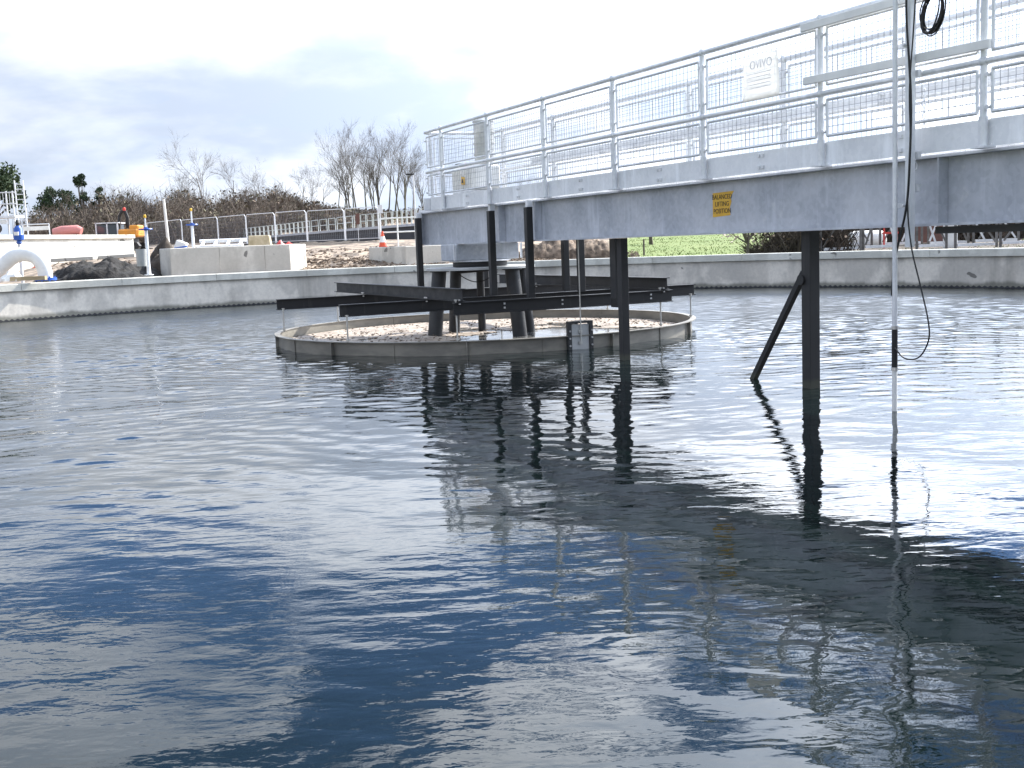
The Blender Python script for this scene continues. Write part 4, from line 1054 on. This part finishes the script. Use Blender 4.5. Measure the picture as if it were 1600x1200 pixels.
for i, (px, Y, s, rz) in enumerate([(290, 138, .95, 0), (332, 140, 1.28, 1.3), (315, 145, .7, 2), (376, 138, 1.12, 2.9), (414, 142, .9, .4), (450, 140, .62, 1), (480, 143, .95, 2.2), (500, 138, .72, 3.3), (514, 146, .85, 5), (205, 132, .75, 4.2), (196, 136, .6, 2), (122, 138, .62, 1), (238, 134, .5, 3), (430, 150, .6, 2), (785, 135, .66, 2.4), (820, 140, .7, 1.1), (870, 136, .55, .3), (730, 138, .62, 4.4), (905, 140, .5, 2.2)]):
    k = i % 3; o = place(T2[k], use[k] == 0, px, Y, s, rz, LB2); use[k] = 1
    L2 = {290: 'slender bare tree above the hedge behind the white pole', 332: 'tallest slender bare tree, above the hedge over the ladder frame', 376: 'tall forked slender bare tree in the hedge behind the mesh fence', 414: 'slender bare tree above the hedge over the cream barrier', 450: 'short slender bare tree above the hedge over the red barrier', 480: 'slender leaning bare tree where the hedge drops towards the clump', 122: 'thin bare tree between the dark evergreens and the ivy-clad tree'}
    if px in L2: o['label'] = L2[px]
    if px > 700: o['label'] = 'slender bare tree seen through the bridge handrail mesh'; o['group'] = 'bare trees behind the bridge'
def scrub():
    rng = random.Random(5); mt, ml = MB(), MB()
    for k in range(760):
        px = rng.uniform(60, 600) if k > 90 else rng.uniform(430, 720); Y = rng.uniform(112, 140) if px < 430 else rng.uniform(122, 142)
        c = onground(px, Y); top = 4.3+1.5*noise.noise(Vector((px*.022, 0, 4)))+.6*noise.noise(Vector((px*.09, 1, 7)))
        if px > 430: top *= max(.30, 1-(px-430)/190)
        if px < 90: top *= .8
        hh = top*rng.uniform(.55, 1.1)
        for j in range(15):
            a = rng.random()*6.28; e = rng.uniform(.15, .8); d = Vector((math.cos(a)*e, math.sin(a)*e, 1)); p = c+Vector((rng.uniform(-.8, .8), rng.uniform(-.8, .8), -.1))
            L_ = hh*rng.uniform(.5, 1); q = p+d*L_*.5; w = q+Vector((rng.uniform(-.4, .4), rng.uniform(-.4, .4), 1))*L_*.45
            mt.path([p, q, w], [.05, .035, .012], 3, cap=False)
            for z in range(3):
                f = rng.random(); s0 = p.lerp(q, f) if z == 0 else q.lerp(w, f); e2 = s0+Vector((rng.uniform(-1, 1), rng.uniform(-1, 1), rng.uniform(.1, 1)))*hh*.22
                mt.path([s0, e2], [.02, .008], 3, cap=False)
        for j in range(18):
            p = c+Vector((rng.gauss(0, .75), rng.gauss(0, .75), hh*rng.random()**.8*.85)); s = rng.uniform(.10, .26)
            n_ = Vector((rng.uniform(-1, 1), rng.uniform(-1, 1), rng.uniform(-1, 1))).normalized(); x = n_.orthogonal().normalized()*s; y = n_.cross(x.normalized())*s*.6
            ml.add([p-x, p-y, p+x, p+y], [(0, 1, 2, 3)])
    tag(mt.build('scrub_twigs', 'scrub_twig', kind='stuff'), 'tangled brown leafless scrub hedge along the far field edge', 'scrub')
    tag(ml.build('scrub_leaves', 'scrub_leaf', kind='stuff'), 'dead brown and olive leaves in the far scrub hedge', 'leaves')
scrub()
def leafy(name, seed, w, h, n, mat, leaf, label, cat, trunk_h, clumps=7, group=None, flat=1.0):
    rng = random.Random(seed); r = empty(name, (0, 0, 0), 0, label, cat, group); m = MB(); t = MB()
    t.path([(0, 0, -.3), (.05, .02, trunk_h), (.1, 0, h*.7)], [.05*h*.6, .035*h*.6, .01], 6, cap=False)
    cs = []
    for k in range(clumps):
        a = rng.random()*6.28; z = trunk_h+(h-trunk_h)*rng.random()**.8; rr = w*.5*(1-.55*(z-trunk_h)/(h-trunk_h))*rng.random()**.5
        c = Vector((math.cos(a)*rr, math.sin(a)*rr, z)); cs.append((c, rng.uniform(.14, .26)*w)); t.path([(0, 0, trunk_h*.8), c*.5+Vector((0, 0, trunk_h*.4)), c], [.03*h*.5, .02*h*.5, .008], 4, cap=False)
    for k in range(n):
        c, s = rng.choice(cs); d = Vector((rng.gauss(0, 1), rng.gauss(0, 1), rng.gauss(0, .7)*flat)); d = d.normalized()*s*rng.random()**.4; p = c+d
        nn = Vector((rng.uniform(-1, 1), rng.uniform(-1, 1), rng.uniform(-.2, 1))).normalized(); x = nn.orthogonal().normalized(); x = Matrix.Rotation(rng.random()*6.28, 3, nn) @ x; y = nn.cross(x); l = leaf*rng.uniform(.6, 1.3)
        m.add([p-x*l, p-y*l*.5, p+x*l, p+y*l*.5], [(0, 1, 2, 3)])
    t.build('trunk', 'bark', r); m.build('crown', mat, r); return r
o = leafy('evergreen_tree', 1, 3.6, 4.6, 2600, 'evergreen', .16, 'dark rounded evergreen standing above the scrub hedge behind the white tank', 'tree', .6, 14); o.location = onground(87, 150); o.scale = (1, 1, 1.25)
o = leafy('evergreen_tree', 2, 3.2, 4.0, 2200, 'evergreen', .16, 'smaller dark evergreen between two bare trees above the hedge', 'tree', .6, 12); o.location = onground(117, 150); o.scale = (1, 1, 1.2)
o = leafy('ivy_tree', 3, 2.0, 6.2, 2200, 'evergreen', .15, 'tall narrow ivy-clad tree standing in the brown hedge', 'tree', 1.0, 18); o.location = onground(141, 132)
o = leafy('ivy_tree', 4, 2.0, 5.0, 1700, 'evergreen', .15, 'shorter ivy-clad trunk right of the tall ivy-clad tree', 'tree', 1.0, 14); o.location = onground(166, 134)
o = leafy('pine_tree', 6, 6.0, 6.9, 5200, 'pine_leaf', .16, 'dark green pine crown overhanging the access platform', 'tree', 3.8, 16); o.location = onground(-4, 76); o.scale = (.8, .8, .9)
o = leafy('blossom_tree', 9, 2.0, 1.9, 420, 'blossom', .05, 'small tree with sparse pale blossom on the lawn behind the coping', 'tree', .5, 9); o.location = onground(1168, 34.6)
o = make_tree('lawn_tree', 77, 4.6, 1, .1, 'stout tree trunk on the sloping lawn, its crown behind the bridge girder', 'tree', None, (3, 5), (25, 55), rmin=1.6); o.location = onground(1020, 50); o.scale = (.8, .8, .55)
def dark_scrub():
    rng = random.Random(15); r = empty('dark_thicket', onground(1247, 35.5), 0, 'dense dark leafless thicket between the lawn and the trestles', 'thicket'); m, ml = MB(), MB()
    for k in range(900):
        p = Vector((rng.uniform(-1.35, 1.35), rng.uniform(-1.2, 1.2), -.1)); d = Vector((rng.uniform(-.6, .6), rng.uniform(-.6, .6), 1)); L_ = (1.25-.3*abs(p.x))*rng.uniform(.6, 1.1)*(1 if p.x > -.7 else .6)
        m.path([p, p+d*L_*.5, p+d*L_*.7+Vector((rng.uniform(-.4, .4), 0, .3*L_))], [.022, .016, .006], 3, cap=False)
    for k in range(1500):
        p = Vector((rng.uniform(-1.4, 1.4), rng.uniform(-1.2, 1.2), rng.random()*1.2*(1 if rng.random() > .3 else .7))); l = rng.uniform(.03, .08); n_ = Vector((rng.uniform(-1, 1), rng.uniform(-1, 1), rng.uniform(-1, 1))).normalized(); x = n_.orthogonal().normalized()*l; y = n_.cross(x)*.6
        ml.add([p-x, p-y, p+x, p+y], [(0, 1, 2, 3)])
    m.build('stems', 'soil_dark', r); ml.build('leaves', 'scrub_leaf', r)
    for px, Y, sx, lb in ((1320, 42, 1.4, 'dark leafless thicket behind the white vessel'), (1420, 43, 1.5, 'dark leafless thicket behind the red pump and hoarding'), (1540, 42, 1.8, 'wide dark leafless thicket behind the far trestles')):
        c = copy_tree(r); c.location = onground(px, Y); c.scale = (sx, 1, 1.3); c['label'] = lb; c['group'] = 'thickets behind the trestles'
dark_scrub()
def clods():
    rng = random.Random(21); m = MB(); g = MB()
    for k in range(5200):
        px = rng.uniform(450, 1000) if k % 3 else rng.uniform(80, 460); Y = 31.7+abs(rng.gauss(0, 5)) if px < 700 else rng.uniform(31.8, 40); c = onground(px, Y)
        if (c.x-TC[0])**2/(TA+.4)**2+(c.y-TC[1])**2/(TB+.4)**2 < 1: continue
        s = rng.uniform(.02, .085)*rng.uniform(.5, 1.3)
        if rng.random() < .3: m.box(c+Vector((0, 0, .02)), (s*5, .018, .018), Matrix.Rotation(rng.random()*6.28, 3, 'Z') @ Matrix.Rotation(rng.uniform(-.4, .2), 3, 'Y'))
        else: m.box(c, (s*1.3, s, s), Matrix.Rotation(rng.random()*6.28, 3, 'Z') @ Matrix.Rotation(rng.random(), 3, 'X'))
    for k in range(14000):
        px = rng.uniform(985, 1640) if k % 9 else rng.uniform(830, 980); Y = 31.8+rng.random()**1.5*34 if px > 985 else rng.uniform(38, 46); c = onground(px, Y)
        if (c.x-TC[0])**2/(TA+.42)**2+(c.y-TC[1])**2/(TB+.42)**2 < 1 or px > 1290 and rng.random() < .8: continue
        h = rng.uniform(.02, .055); a = rng.random()*6.28; w = .02; dx, dy = math.cos(a)*w, math.sin(a)*w
        g.add([c+Vector((-dx, -dy, -.01)), c+Vector((dx, dy, -.01)), c+Vector((rng.uniform(-.05, .05), rng.uniform(-.05, .05), h))], [(0, 1, 2)])
    tag(m.build('soil_clods', 'clod', kind='stuff'), 'loose clods and twigs scattered over the disturbed soil', 'soil')
    tag(g.build('grass_tufts', 'grass_blade', kind='stuff'), 'short bright grass on the lawn behind the far coping', 'grass')
clods()
